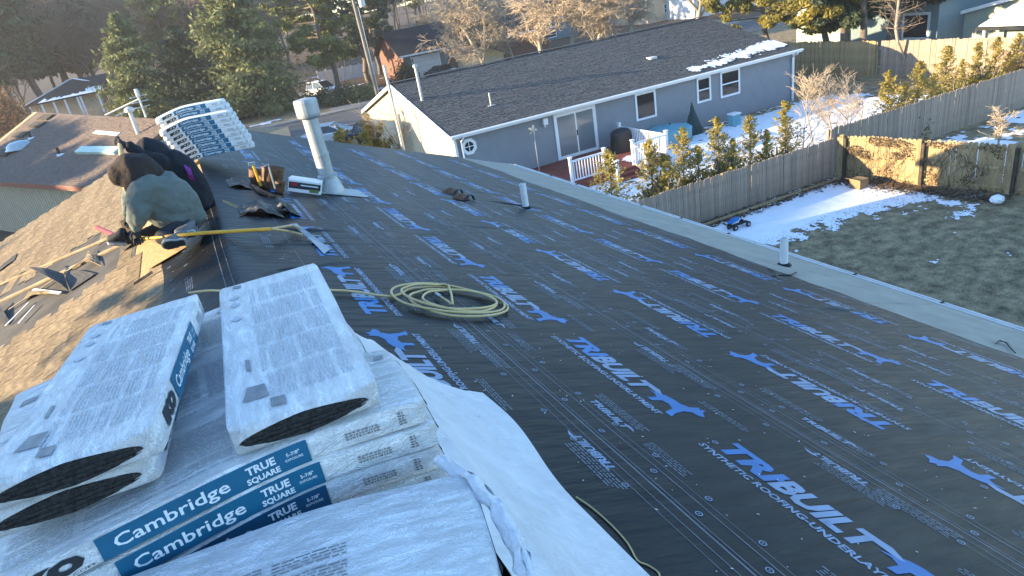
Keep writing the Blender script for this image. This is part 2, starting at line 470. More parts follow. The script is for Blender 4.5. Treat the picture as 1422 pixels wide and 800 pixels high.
for i, (zf, s, y) in enumerate(pos):
    Mx = strip_M(s, y)
    if i < 295:
        o = bpy.data.objects.new('shingle', smesh[i % 4]); COL.objects.link(o); o.parent = house
        o.matrix_local = Matrix.Translation(-hoff) @ Mx @ Matrix.Rotation(r5.uniform(-.004, .004), 4, 'Z')
    else:
        me = smesh[i % 4]
        if y+LEN > HY1+.04: continue
        rest.add([Mx @ v.co for v in me.vertices], [tuple(p.vertices) for p in me.polygons])
obj('old_shingles', rest, M['shingle_old'], house, kind='stuff')
# bare felt and boards where the shingles are off
mb = MB()
mb.grid(lambda a, b: rp(-(.95+a*3.5), 7.4+b*4.1, .003+.004*noise.noise(Vector((a*9, b*9, 0)))), 14, 14)
obj('old_felt', mb, M['old_felt'], house)
for (s0, y0, s1, y1, wd) in ((1.15, 8.5, 4.2, 10.9, .08), (1.0, 9.0, 3.4, 11.4, .04)):
    mb = MB(); mb.frame(rp(-s0, y0, .016), rp(-s1, y1, .016), wd, .018, up=(-.35, 0, .94)); obj('roof_board', mb, M['board'], house)
mb = MB()   # bare sheathing by the workers
for pts in ([(-.02, 13.4), (-.16, 13.4), (-.30, 8.0), (-.12, 7.65), (-.02, 9.4)], [(-.15, 7.6), (-.75, 7.6), (-.75, 6.6), (-.45, 6.5), (.2, 6.85), (.3, 7.1), (.1, 7.6)]):
    mb.prism([rp(s, y, .026) if s <= 0 else under(s, y, .012) for s, y in pts], (0, 0, .004))
obj('bare_sheathing', mb, M['osb'], house)
# torn lap of underlayment lifted off the crest, its crumpled edge catching the sun
for (s0_, y0_, ds, dy, h_) in ((.20, 6.95, .42, .42, .10), (.50, 7.05, .30, .45, .13), (.22, 8.5, .26, .5, .05)):
    mb = MB()
    def lf(a, b, s0_=s0_, y0_=y0_, ds=ds, dy=dy, h_=h_):
        rag = .05*noise.noise(Vector((a*9, y0_, 2)))
        return under(s0_+ds*b, y0_+dy*a+rag*b, .006+h_*abs(math.sin(PI*b))**.8*(.35+.65*abs(noise.noise(Vector((a*6, b*3, y0_))))*1.6))
    mb.grid(lf, 22, 16); obj('lifted_underlayment', mb, M['felt_back'], house, smooth=True, label='crumpled pale underside of the lifted underlayment')
# ---------------------------------------------------------------- shingle bundles
def plastic(name, base, crinkle=0.8):
    m = mat(name, base, rough=0.32, col2=tuple(c*.84 for c in base), scale=5, detail=8, spec=0.5, rvar=0.12)
    n = m.node_tree.nodes; L = m.node_tree.links; p = n['Principled BSDF']
    tc = n.new('ShaderNodeTexCoord'); mp = n.new('ShaderNodeMapping'); mp.inputs['Scale'].default_value = (1, 3.2, 2)
    L.new(tc.outputs['Object'], mp.inputs[0])
    a = n.new('ShaderNodeTexNoise'); a.inputs['Scale'].default_value = 9; a.inputs['Detail'].default_value = 5; a.inputs['Distortion'].default_value = 1.6
    b = n.new('ShaderNodeTexVoronoi'); b.feature = 'DISTANCE_TO_EDGE'; b.inputs['Scale'].default_value = 11
    L.new(mp.outputs[0], a.inputs['Vector']); L.new(a.outputs['Color'], b.inputs['Vector'])
    ad = n.new('ShaderNodeMath'); ad.operation = 'MULTIPLY_ADD'; ad.inputs[1].default_value = .35
    L.new(b.outputs[0], ad.inputs[0]); L.new(a.outputs[0], ad.inputs[2])
    bp = n.new('ShaderNodeBump'); bp.inputs['Strength'].default_value = crinkle; bp.inputs['Distance'].default_value = 0.03
    L.new(ad.outputs[0], bp.inputs['Height']); L.new(bp.outputs[0], p.inputs['Normal'])
    p.inputs['Subsurface Weight'].default_value = 0.0
    return m
M['wrap'] = plastic('white_plastic_wrap', (0.87, 0.88, 0.885))
M['wrap_plain'] = plastic('white_plastic_wrap_loose', (0.78, 0.80, 0.82), 0.5)
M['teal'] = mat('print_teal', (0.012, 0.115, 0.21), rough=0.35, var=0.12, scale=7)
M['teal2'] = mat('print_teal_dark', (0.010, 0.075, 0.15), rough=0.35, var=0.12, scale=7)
M['ink'] = mat('print_black', (0.025, 0.027, 0.03), rough=0.4)
M['ink_grey'] = mat('print_soft_grey', (0.42, 0.44, 0.47), rough=0.45, var=0.1, scale=20)
M['ink_dark'] = mat('print_mid_grey', (0.20, 0.20, 0.205), rough=0.45, var=0.2, scale=30)
M['ink_white'] = mat('print_white', (0.72, 0.78, 0.82), rough=0.4)
def layered():
    m = mat('shingle_edges', (0.055, 0.052, 0.050), rough=0.95, col2=(0.018, 0.018, 0.018), scale=90, bump=0.5, bscale=160, spec=0.2)
    return m
M['edges'] = layered()
BL, BW, BT = 1.00, 0.340, 0.068
def bend_fn(c, x0=0.0, r=.16, asym=1.0):
    """sag of a bundle lying over the ridge, ridge at local x0"""
    def f(x): return -c*(asym if x > x0 else 1)*(math.sqrt((x-x0)**2+r*r)-r)
    return f
def bundle_mesh(bend, seed, L=BL, W=BW, T=BT, nx=44, fine=True, wr=.0022):
    """plastic sleeve: rounded box, gathered at both ends round an opening"""
    mb = MB(); r = .007; rings = []
    def sect(hw, z0, z1, rr):
        pts = []
        for (cy, cz, a0) in ((hw-rr, z1-rr, 0), (-hw+rr, z1-rr, 90), (-hw+rr, z0+rr, 180), (hw-rr, z0+rr, 270)):
            for k in range(4):
                a = R(a0+k*30); pts.append((cy+rr*math.cos(a), cz+rr*math.sin(a)))
        out = []
        ny = 9                         # fill the long top and bottom runs
        for i in range(len(pts)):
            p, q = pts[i], pts[(i+1) % len(pts)]
            out.append(p)
            d_ = abs(p[0]-q[0])
            if d_ > .1:
                for k in range(1, ny): out.append((p[0]+(q[0]-p[0])*k/ny, p[1]+(q[1]-p[1])*k/ny))
            elif abs(p[1]-q[1]) > .02: out.append(((p[0]+q[0])/2, (p[1]+q[1])/2))
        return out
    n = None
    xs = [-L/2+L*i/nx for i in range(nx+1)]
    for i, x in enumerate(xs):
        e = min(i, nx-i); k = .965 if e == 0 else (.99 if e == 1 else 1)
        sc = sect(W/2*k, T*(1-k)/2, T-T*(1-k)/2, r*(.9 if e else .8)); n = len(sc)
        ring = []
        for (y, z) in sc:
            p = Vector((x*3+seed*7, y*16, z*14))
            d1 = wr*noise.noise(p)+wr*.6*noise.noise(p*2.3)
            side = abs(abs(y)-W/2) < .02
            q = Vector((x+.003*noise.noise(Vector((y*30, z*30, x*5))), y*(1+.0*d1)+(d1*.5 if side else 0), z+(0 if side else d1)+.004*noise.noise(Vector((x*3, y*5, seed)))+bend(x)))
            ring.append(q)
        rings.append(ring); mb.v += [tuple(q) for q in ring]
    for i in range(nx):
        for j in range(n): mb.f.append((i*n+j, i*n+(j+1) % n, (i+1)*n+(j+1) % n, (i+1)*n+j)); mb.m.append(0)
    # ends: gathered plastic round an oval opening
    for s_, ri in ((-1, 0), (1, nx)):
        prev = [ri*n+j for j in range(n)]
        ring = [Vector(mb.v[q]) for q in prev]; cx = Vector((s_*L/2, 0, T/2+bend(s_*L/2)))
        for t in (1,):
            new = []
            for q in ring:
                a = math.atan2((q.z-cx.z)/T, (q.y)/W)
                ca, sa = math.cos(a), math.sin(a); zl_ = math.copysign(abs(sa)**1.0, sa); hw_ = W*.43*max(0.0, 1-abs(zl_)**1.7)**.75
                tgt = Vector((cx.x+s_*.012, math.copysign(hw_, ca)+.02*W, cx.z-.003+.41*T*zl_))
                new.append(tgt)
            b = len(mb.v); mb.v += [tuple(q) for q in new]
            for j in range(n):
                q = (prev[j], prev[(j+1) % n], b+(j+1) % n, b+j)
                mb.f.append(q if s_ > 0 else q[::-1]); mb.m.append(0)
    return mb
def end_mesh(bend, sgn, L=BL, W=BW, T=BT):
    """the ends of the shingles seen in the opening: a lens of thin uneven layers"""
    mb = MB(); dz = bend(sgn*L/2); nl = 10; n = 22
    def half(z):    # half width of the lens at height z (-1..1)
        return W*.43*max(0.0, 1-abs(z)**1.7)**.75
    for k in range(nl):
        za, zb = -1+2*k/nl, -1+2*(k+.86)/nl; x = sgn*(L/2+.013+.0015*math.sin(k*2.7)); xb = sgn*(L/2-.01)
        ha, hb = half(za), half(zb); hc = half(-1+2*(k+1)/nl)
        h = .5*(ha+hb)
        if h < .01: h = .03
        pts = []
        for (zz, hh) in ((za, max(ha, .004)), (zb, max(hb, .004))):
            pts += [(x, -hh+.02*W, T/2-.003+zz*T*.41+dz), (x, hh+.02*W, T/2-.003+zz*T*.41+dz)]
        mb.add(pts+[(xb, p[1], p[2]) for p in pts], [(0, 1, 3, 2), (2, 3, 7, 6), (0, 4, 5, 1), (0, 2, 6, 4), (1, 5, 7, 3)])
    return mb
def side_print(root, bend, full=True, dark=False, L=BL, W=BW, T=BT, far=False):
    """print on the long side at local -y"""
    yy = -W/2-.0022
    def fn(u, v): return Vector((-L/2+u*L, yy, v*T+bend(-L/2+u*L)))
    mb = MB(); ns = 14
    for i in range(ns):
        a = .262+(.715-.262)*i/ns; b = .262+(.715-.262)*(i+1)/ns
        mb.quad(fn(a, .05), fn(b, .05), fn(b, .93), fn(a, .93))
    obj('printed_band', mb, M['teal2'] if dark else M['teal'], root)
    def fn2(u, v): p = fn(u, v); p.y -= .001; return p
    words = [('Cambridge', .293, .535, .30, .76, .014), ('TRUE', .575, .640, .50, .80, .035), ('SQUARE', .570, .645, .16, .38, .035)]
    if not far: words += [('5-7/8"', .665, .695, .56, .70, .02), ('EXPOSURE', .66, .70, .38, .48, .01)]
    for (t_, a_, b_, c_, d_, bo) in words:
        mb = MB(); put_text(mb, t_, a_, b_, c_, d_, fn2, bold=bo); obj('printed_word', mb, M['ink_white'], root)
    for (t_, a_, b_, c_, d_, bo) in (('IKO', .09, .235, .30, .78, .09), ('IKO.COM', .165, .245, .12, .22, .0)):
        mb = MB(); put_text(mb, t_, a_, b_, c_, d_, fn2, bold=bo, shear=(.25 if bo > .05 else 0)/1.0*0); obj('printed_mark', mb, M['ink'], root)
    mb = MB(); rn = random.Random(5)
    for (u0, u1, v0, v1, rows_) in ((.80, .875, .30, .62, 3), (.93, .945, .25, .80, 5)):
        for q in range(rows_):
            v = v1-(v1-v0)*(q+.8)/rows_; u = u0
            while u < u1:
                l = rn.uniform(.002, .008); mb.quad(fn2(u, v), fn2(u+l, v), fn2(u+l, v+(v1-v0)/rows_*.6), fn2(u, v+(v1-v0)/rows_*.6)); u += l+.003
    obj('printed_code', mb, M['ink_dark'], root, kind='stuff')
def top_print(root, bend, seed, wr, W=BW, L=BL, T=BT, flip=False, block=False):
    rn = random.Random(seed); mb = MB()
    def fn(u, v, dz=0): x = -L/2+u*L; y = (v-.5)*W; p = Vector((x*3+seed*7, y*16, T*14)); return Vector((x, y, T+.0022+wr*noise.noise(p)+wr*.6*noise.noise(p*2.3)+.004*noise.noise(Vector((x*3, y*5, seed)))+bend(x)+dz))
    vs = [.12+.028*i for i in range(22)]
    for v in vs:
        for (a, b) in ((.08, .22), (.24, .39), (.41, .56), (.58, .73), (.76, .90)):
            if rn.random() < .12: continue
            if block and not (.40 <= a <= .75 and v < .62): continue
            u = a; vv = v
            while u < b:
                l = rn.uniform(.010, .03); vv = v+.004*math.sin(u*60+seed)
                mb.quad(fn(u, vv), fn(min(b, u+l), vv), fn(min(b, u+l), vv+.010), fn(u, vv+.010)); u += l+.004
    obj('printed_text', mb, M['ink_dark'] if block else M['ink_grey'], root, kind='stuff')
    if block: return
    mb = MB()
    for u in (.86, .79, .66):
        mb.poly([fn(u-.022, .86), fn(u, .81), fn(u+.022, .86), fn(u, .91)])
    obj('printed_symbol', mb, M['ink_grey'], root, kind='stuff')
    for (u0, u1, v0, v1) in ((.03, .075, .60, .70), (.10, .17, .70, .88), (.26, .33, .80, .83), (.95, .975, .78, .86)):
        mb = MB(); k = .02 if u0 == .10 else 0
        mb.grid(lambda a, b: fn(u0+(u1-u0)*a+.008*b, v0+(v1-v0)*b+k*a*(1-3*b)), 10, 10); obj('printed_mark', mb, M['ink_dark'], root)
_bm = {}
def make_bundle(loc, rz, label, c=0.0, x0=0.0, seed=0, side=True, top=True, dark=False, group=None, tilt=0.0, far=False, block=False, roll=0.0, wr=.0022):
    bend = bend_fn(c, x0, asym=.06 if far else 1.0); seed0 = seed; seed = seed % 5
    key = (round(c, 3), round(x0, 3), seed, far, wr)
    root = thing('shingle_bundle', loc, label, 'shingle bundle', group, rz=rz, world=False)
    root.rotation_euler = (roll, tilt, rz)
    if key not in _bm:
        _bm[key] = (bundle_mesh(bend, seed, nx=(16 if far else 48), wr=wr).mesh('bundle_wrap', smooth=True), end_mesh(bend, -1).mesh('shingle_ends'), end_mesh(bend, 1).mesh('shingle_ends'))
        _bm[key][0].materials.append(M['wrap']); _bm[key][1].materials.append(M['edges']); _bm[key][2].materials.append(M['edges'])
    for nme, me in (('plastic_sleeve', _bm[key][0]), ('shingle_ends', _bm[key][1]), ('shingle_ends', _bm[key][2])):
        o = bpy.data.objects.new(nme, me); COL.objects.link(o); o.parent = root
    if side: side_print(root, bend, dark=dark, far=far)
    if top: top_print(root, bend, seed, wr, block=block)
    return root
G1 = 'bundles of shingles piled across the ridge in the foreground'
LAY = .068
ZB = RIDGE+.02
# main pile: three rows lying across the ridge, ten high
lab = {(0, 9): 'teal banded bundle, top of the front row, under the loose upper bundles',
       (0, 8): 'second bundle from the top of the front row, teal band with white lettering',
       (0, 7): 'third bundle down in the front row, dark blue band half hidden by the nearest bundle',
       (0, 6): 'fourth bundle down in the front row, only its crumpled right end showing',
       (1, 9): 'top bundle of the middle row, black dash mark on its bare right end',
       (2, 9): 'top bundle of the farthest row, right corner peeping out beside the coiled hose'}
r9 = random.Random(9)
for row in range(3):
    for l in range(10):
        c = .34-.21*l/9
        xc = -.21+r9.uniform(-.02, .02)+(.0 if row == 0 else -.03*row)+(.012*(9-l) if row == 0 else .0)
        if (row, l) == (0, 9): xc = -.20
        if (row, l) == (0, 8): xc = -.185
        if (row, l) == (0, 7): xc = -.19
        y = 1.395+BW/2+row*(BW+.006)+(r9.uniform(-.012, .012) if not (row == 0 and l > 6) else 0)
        z = ZB+l*LAY-.017
        # crest: the sag is measured from the ridge line, so local x0 = -xc
        make_bundle((xc, y, z), r9.uniform(-.012, .012) if l < 9 or row else 0.0,
                    lab.get((row, l), ['wrapped bundle buried in the front row of the near pile', 'wrapped bundle buried in the middle row of the near pile', 'wrapped bundle in the far row of the near pile, facing the coiled hose'][row]),
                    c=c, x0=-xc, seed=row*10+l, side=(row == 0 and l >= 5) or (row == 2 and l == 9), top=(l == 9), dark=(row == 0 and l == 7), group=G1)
ztop = ZB+10*LAY-.017
# loose bundles on top, lying along the ridge
make_bundle((.062, 1.905, ztop+.002), R(90-3.0), 'flat white bundle on top of the near pile, rightmost, dark oval end facing us', seed=31, side=False, group=G1, roll=R(0), tilt=R(.5), wr=.003)
make_bundle((-.405, 1.93, ztop-.022), R(90-6.0), 'lower of the two bundles stacked at the left edge of the pile, dark oval end', seed=32, top=False, group=G1, wr=.003, roll=R(-3), tilt=R(2.0)).scale = (.93, 1, 1)
make_bundle((-.365, 1.895, ztop+.046), R(90-7.5), 'upper of the two bundles stacked at the left edge, teal band along its right side', seed=33, group=G1, roll=R(-3), tilt=R(2.5), wr=.003).scale = (.91, 1, 1)
# nearest pile, turned a little, in front of the main pile
for l in range(6):
    make_bundle((-.235+.005*l, 1.155, ZB+.02+l*LAY*1.40-.015), R(-12), 'nearest white bundle, short columns of fine print on top, torn right end' if l == 5 else 'wrapped bundle buried under the nearest one at the bottom of the picture',
                c=.30-.04*l, x0=.2, seed=40+l, side=False, top=(l == 5), group=G1, block=True, wr=.0035)

def crumple(u, v, f=1.0, seed=0):
    p = Vector((u*4*f, v*4*f, seed)); a = noise.noise(p); b = 1-abs(noise.noise(p*1.9+Vector((3, 1, 0))))*2; c = 1-abs(noise.noise(p*4.3))*2
    return .5*a+.35*b+.18*c
def sheet(a, b):
    y = .55+2.26*b; x = .33+(.575+.02*math.sin(b*9)+.03*noise.noise(Vector((b*4, 0, 2))))*a
    if b > .97: pass
    roof_z = RIDGE-PITCH*x+.022
    top_z = 6.52-.12*abs(b-.4)-.95*(x-.33)
    t = max(0, min(1, (1-a)*1.25)); z = roof_z+(max(top_z, roof_z)-roof_z)*t
    z += .020*crumple(a*1.2, b*3.0, 1.3, 2)*(min(1, (1-a)*5))
    return Vector((x, y-.10*a*(1 if b > .9 else 0)*0, max(z, roof_z-.004)))
mb = MB(); mb.grid(sheet, 44, 90)
single('plastic_sheet', mb, M['wrap_plain'], (.6, 1.7, 5.95), smooth=True, label='loose crumpled white plastic sheet hanging down off the right end of the near pile', cat='plastic sheet')
# torn and twisted wrap at the right end of the nearest bundle
mb = MB()
def tail(a, b):
    y = 1.30-.62*a; x = .285+.035*a+.03*math.sin(a*5)
    rr = .014*(1-.3*a)+.010*noise.noise(Vector((a*9, b*6, 1)))
    an = 2*PI*b
    return Vector((x+rr*math.cos(an)*1.2+.012*noise.noise(Vector((a*14, b*4, 5))), y+.015*noise.noise(Vector((a*12, b*5, 8))), 6.71-.02*a+rr*math.sin(an)+.012*crumple(a*2, b, 2, 1)))
mb.grid(tail, 60, 18)
single('torn_wrap', mb, M['wrap_plain'], (.31, 1.0, 6.6), smooth=True, label='twisted rope of torn white wrap along the right end of the nearest bundle', cat='plastic wrap')
mb = MB(); mb.poly([at_z(*p, 6.60) for p in ((650, 688), (658, 690), (668, 702), (671, 716), (664, 712))]); mb.prism([at_z(*p, 6.60) for p in ((650, 688), (658, 690), (668, 702), (671, 716), (664, 712))], (0, 0, -.05))
single('shingle_scrap', mb, M['edges'], (.35, 1.1, 6.55), label='dark shingle corner showing through the torn wrap of the nearest bundle', cat='shingle')

# far pile on the ridge
G2 = 'bundles of shingles piled across the ridge by the far end'
for row, n, y0, top0 in ((0, 8, 10.30, 6.80), (1, 9, 10.70, 6.93)):
    for l in range(n):
        c = .42-.12*l/(n-1)
        xc = .13+.022*(n-1-l)+r9.uniform(-.012, .012)-(.01 if row else 0)
        z = top0-BT-(n-1-l)*.0675
        nm = ['bottom', 'second', 'third', 'fourth', 'fifth', 'sixth', 'seventh', 'eighth', 'ninth'][l]
        if l == n-1: nm = 'topmost'
        make_bundle((xc, y0+BW/2, z), R(-1.5)+r9.uniform(-.02, .02), ('%s bundle of the front row in the far pile' if row == 0 else '%s bundle of the higher back row in the far pile') % (nm if l in (0, n-1) else nm+' from below'),
                    c=c, x0=-xc+.05, seed=60+row*10+l, top=False, far=True, group=G2).scale = (.95, 1, 1)
# ---------------------------------------------------------------- setting
M['grass'] = mat('winter_grass', (0.38, 0.30, 0.18), rough=0.95, col2=(0.12, 0.092, 0.058), scale=2.6, bump=0.6, bscale=14, detail=10, spec=0.1)
M['soil'] = mat('leaf_litter', (0.16, 0.105, 0.065), rough=0.95, col2=(0.07, 0.05, 0.035), scale=2.5, bump=0.6, bscale=12, detail=9, spec=0.1)
M['snow'] = mat('snow', (0.80, 0.82, 0.86), rough=0.6, var=0.04, scale=3, bump=0.4, bscale=12)
M['asphalt'] = mat('asphalt', (0.075, 0.078, 0.082), rough=0.85, var=0.2, scale=.7, bump=0.2, bscale=30)
M['concrete'] = mat('concrete', (0.24, 0.22, 0.20), rough=0.85, var=0.15, scale=2)
def hill(x, y):
    """the wooded ground rises to the left and far ahead"""
    a = max(0, -x-22)*.06+max(0, y-120)*.03
    return min(a, 9)+.25*noise.noise(Vector((x*.05, y*.05, 0)))*min(1, max(0, (y-90)/40)+max(0, (-x-20)/20))
mb = MB()
xs = [-1200, -500, -260, -160]+list(range(-120, 121, 5))+[150, 200, 300, 600, 1300]
ys_ = [-900, -300, -120, -60]+list(range(-40, 201, 5))+[240, 300, 420, 700, 1500]
b = 0
for x in xs:
    for y in ys_: mb.v.append((x, y, hill(x, y)-.004))
ny = len(ys_)
for i in range(len(xs)-1):
    for j in range(ny-1):
        q = i*ny+j; mb.f.append((q, q+ny, q+ny+1, q+1)); mb.m.append(1 if (ys_[j] >= 75 or xs[i] < -14 or xs[i] > 60) else 0)
obj('ground', mb, [M['grass'], M['soil']], kind='structure', smooth=True)
# street with kerbs, driveways
def slab(name, pts, m, z0, z1, **k):
    mb = MB(); mb.prism([(x, y, z0) for x, y in pts], (0, 0, z1-z0)); return obj(name, mb, m, **k)
slab('road', [(-90, 54), (90, 54), (90, 63.3), (-90, 63.3)], M['asphalt'], -.05, .012, kind='structure')
slab('kerb', [(-90, 63.3), (90, 63.3), (90, 63.5), (-90, 63.5)], M['concrete'], -.05, .12, kind='structure')
slab('pavement', [(-90, 64.6), (90, 64.6), (90, 66.0), (-90, 66.0)], M['concrete'], -.05, .03, kind='structure')
slab('kerb', [(-90, 53.8), (90, 53.8), (90, 54), (-90, 54)], M['concrete'], -.05, .12, kind='structure')
slab('driveway', [(12.5, 66), (17, 66), (18, 92), (13.5, 92)], M['concrete'], -.05, .022, kind='structure')
slab('driveway', [(24.5, 66), (31.5, 66), (31.5, 79), (24.5, 79)], M['concrete'], -.05, .022, kind='structure')
slab('driveway', [(4.5, 40), (11, 40), (11, 53.8), (4.5, 53.8)], M['asphalt'], -.05, .022, kind='structure')
def snow_field(name, fn, inside, nx, ny, kind='stuff', th=.02, thr=.0, fr=1.2, parent=None, mname='snow', edge=.35):
    """broken snow cover: cells kept where noise says so"""
    mb = MB()
    def keep(a, b):
        p = fn(a, b)
        d_ = inside(p)
        n_ = noise.noise(Vector((p.x*fr, p.y*fr, 3)))*.6+noise.noise(Vector((p.x*fr*3.1, p.y*fr*3.1, 8)))*.4+noise.noise(Vector((p.x*fr*8, p.y*fr*8, 1)))*.25
        return d_ + n_*edge > thr
    def f2(a, b):
        p = fn(a, b).copy(); j = .6/nx
        p = fn(min(1, max(0, a+j*noise.noise(Vector((a*nx*.9, b*ny*.9, 2))))), min(1, max(0, b+j*noise.noise(Vector((a*nx*.9, b*ny*.9, 5))))))
        p.z += th*(.6+.6*noise.noise(Vector((p.x*3, p.y*3, 0)))); return p
    mb.grid(f2, nx, ny, keep=keep)
    used = sorted({i for f in mb.f for i in f}); mp = {q: i for i, q in enumerate(used)}
    mb.v = [mb.v[i] for i in used]; mb.f = [tuple(mp[i] for i in f) for f in mb.f]
    return obj(name, mb, M[mname], parent, kind=kind, smooth=True)
def rect(x0, x1, y0, y1, z=0.006): return lambda a, b: Vector((x0+(x1-x0)*a, y0+(y1-y0)*b, z))
def near_in(p):
    lim = 12.75+.25*math.sin(p.x*.9)+(.35 if p.x < 15 else 0)-(0.3 if p.x > 18 else 0)
    d_ = (p.y-lim)*.55
    return min(d_, (15.75-p.y)*1.5+.2, .36)
snow_field('snow', rect(9, 19.5, 11, 16.0), near_in, 230, 120, edge=.62, fr=1.9, th=.012)
def bits(p):
    d1 = .12-abs(p.y-11.6+.0*p.x)*.22-abs(p.x-19.2)*.16
    return d1-.10
snow_field('snow', rect(15.5, 20.3, 8.5, 13), bits, 110, 100, edge=.75, fr=1.7)
snow_field('snow', rect(13.5, 21.2, 6.0, 12.9), lambda p: -.62, 150, 130, edge=1.05, fr=1.1, th=.012)
snow_field('snow', rect(9.5, 32, 16.9, 26.3), lambda p: .30-.06*max(0, 14-p.x)-max(0, p.x-30)*.3-max(0, p.x+p.y-55.5)*.2-(.35 if p.y > 25.7 else 0), 190, 90, fr=1.3, edge=.8)
snow_field('snow', rect(21.5, 38, 4, 16), lambda p: .12, 110, 80, fr=.35, edge=.9)
snow_field('snow', rect(-40, 40, 66, 120), lambda p: -.30, 160, 110, fr=.12, edge=.9, th=.05)
mb = MB(); rn = random.Random(11)      # dead leaves along the fences
for i in range(2600):
    t = rn.random()
    if rn.random() < .6: x = 19.75+.9*t+rn.gauss(-.5, .28); y = 15.6-4.9*t
    else: x = 13+6.5*t; y = 15.75+rn.gauss(-.1, .15)
    a = rn.uniform(0, 6.3); s_ = rn.uniform(.03, .06); z = .015+rn.uniform(0, .05)
    p = [Vector((x+math.cos(a+q)*s_, y+math.sin(a+q)*s_, z+rn.uniform(-.015, .02))) for q in (0, 1.6, 3.1, 4.7)]
    mb.poly(p)
obj('dead_leaves', mb, M['soil'], kind='stuff')
mb = MB()                                # short rough grass
for i in range(15000):
    x = rn.uniform(12.2, 21.0); y = rn.uniform(5.5, 13.6); a = rn.uniform(0, 6.3); h = rn.uniform(.02, .06)
    w_ = .012; dx, dy = math.cos(a)*w_, math.sin(a)*w_; lx, ly = rn.uniform(-.03, .03), rn.uniform(-.03, .03)
    mb.poly([(x-dx, y-dy, 0), (x+dx, y+dy, 0), (x+lx, y+ly, h)])
M['blade'] = mat('grass_blades', (0.42, 0.35, 0.21), rough=0.9, col2=(0.20, 0.165, 0.10), scale=1.3)
obj('grass', mb, M['blade'], kind='stuff')

# ---------------------------------------------------------------- fences
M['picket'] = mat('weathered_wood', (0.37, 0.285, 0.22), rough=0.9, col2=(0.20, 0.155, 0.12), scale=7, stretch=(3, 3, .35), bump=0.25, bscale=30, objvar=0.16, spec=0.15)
M['fence_tan'] = mat('weathered_boards', (0.42, 0.31, 0.17), rough=0.9, col2=(0.22, 0.15, 0.08), scale=5, stretch=(3, 3, .4), bump=0.25, bscale=30, objvar=0.13, spec=0.15)
M['vine'] = mat('dead_vine', (0.10, 0.07, 0.04), rough=0.9, var=.5, scale=5)
def picket_mesh(w_, h, th, style, m):
    mb = MB()
    if style == 'dog': pts = [(-w_/2, 0), (w_/2, 0), (w_/2, h-.05), (w_*.22, h), (-w_*.22, h), (-w_/2, h-.05)]
    elif style == 'flat': pts = [(-w_/2, 0), (w_/2, 0), (w_/2, h), (-w_/2, h)]
    mb.prism([(x, -th/2, z) for x, z in pts], (0, th, 0)); me = mb.mesh('picket'); me.materials.append(m); return me
def fence(name, p0, p1, h, pitch, wd, label, style='dog', m='picket', rail_side=1, posts=2.4, cat='fence', limit=290, zf=None, rails=(.3, .8), lean=.01):
    p0 = Vector(p0); p1 = Vector(p1); L = (p1-p0).length; t = (p1-p0).normalized(); ang_ = math.atan2(t.y, t.x)
    root = thing(name, p0, label, cat, world=False); root.rotation_euler.z = ang_
    me = [picket_mesh(wd*k, h*(1+q), .018, style, M[m]) for k, q in ((1, 0), (.96, .012), (1.02, -.012))]
    n = int(L/pitch); rn = random.Random(int(L*100)); rest = MB()
    for i in range(n):
        Mx = Matrix.Translation((pitch*(i+.5), rn.uniform(-.004, .004), rn.uniform(-.012, .018))) @ Matrix.Rotation(rn.uniform(-lean, lean), 4, 'Y')
        mm = rn.choice(me)
        if i < limit:
            o = bpy.data.objects.new('picket', mm); COL.objects.link(o); o.parent = root; o.matrix_local = Mx
        else: rest.add([Mx @ v.co for v in mm.vertices], [tuple(p.vertices) for p in mm.polygons])
    if rest.v: obj('pickets', rest, M[m], root, kind='stuff')
    for k in rails:
        mb = MB(); mb.box((0, rail_side*.012, h*k-.045), (L, rail_side*.012+rail_side*.04, h*k+.045)); obj('rail', mb, M[m], root)
    k = 0.0
    while k <= L+.01:
        mb = MB(); y0, y1 = sorted((rail_side*.054, rail_side*.15)); mb.box((k-.05, y0, -.1), (k+.05, y1, h*.97)); obj('post', mb, M[m], root); k += posts
    return root
FH = 1.40
f1 = fence('picket_fence', (5.0, 16.15, 0), (19.42, 16.0, 0), FH, .093, .084, 'grey weathered picket fence along the snowy strip, between our eave and the corner', rail_side=1)
f2 = fence('picket_fence', (19.66, 16.35, 0), (37.0, 16.25, 0), 1.62, .125, .114, 'grey picket fence running on past the corner behind the sunlit one, shrubs beyond it', rail_side=1)
fb = fence('board_fence', (35.3, 26.6, 0), (35.3, 37.0, 0), 1.95, .15, .142, 'tall tan board fence under the conifers at the back of the blue house yard', style='flat', rail_side=-1, m='fence_tan')
fb2 = fence('board_fence', (36.2, 16.3, 0), (35.35, 26.45, 0), 1.95, .15, .142, 'tall grey board fence in front of the sage house', style='flat', rail_side=-1)  # weathered grey; the colour also stands in for shade on this stretch
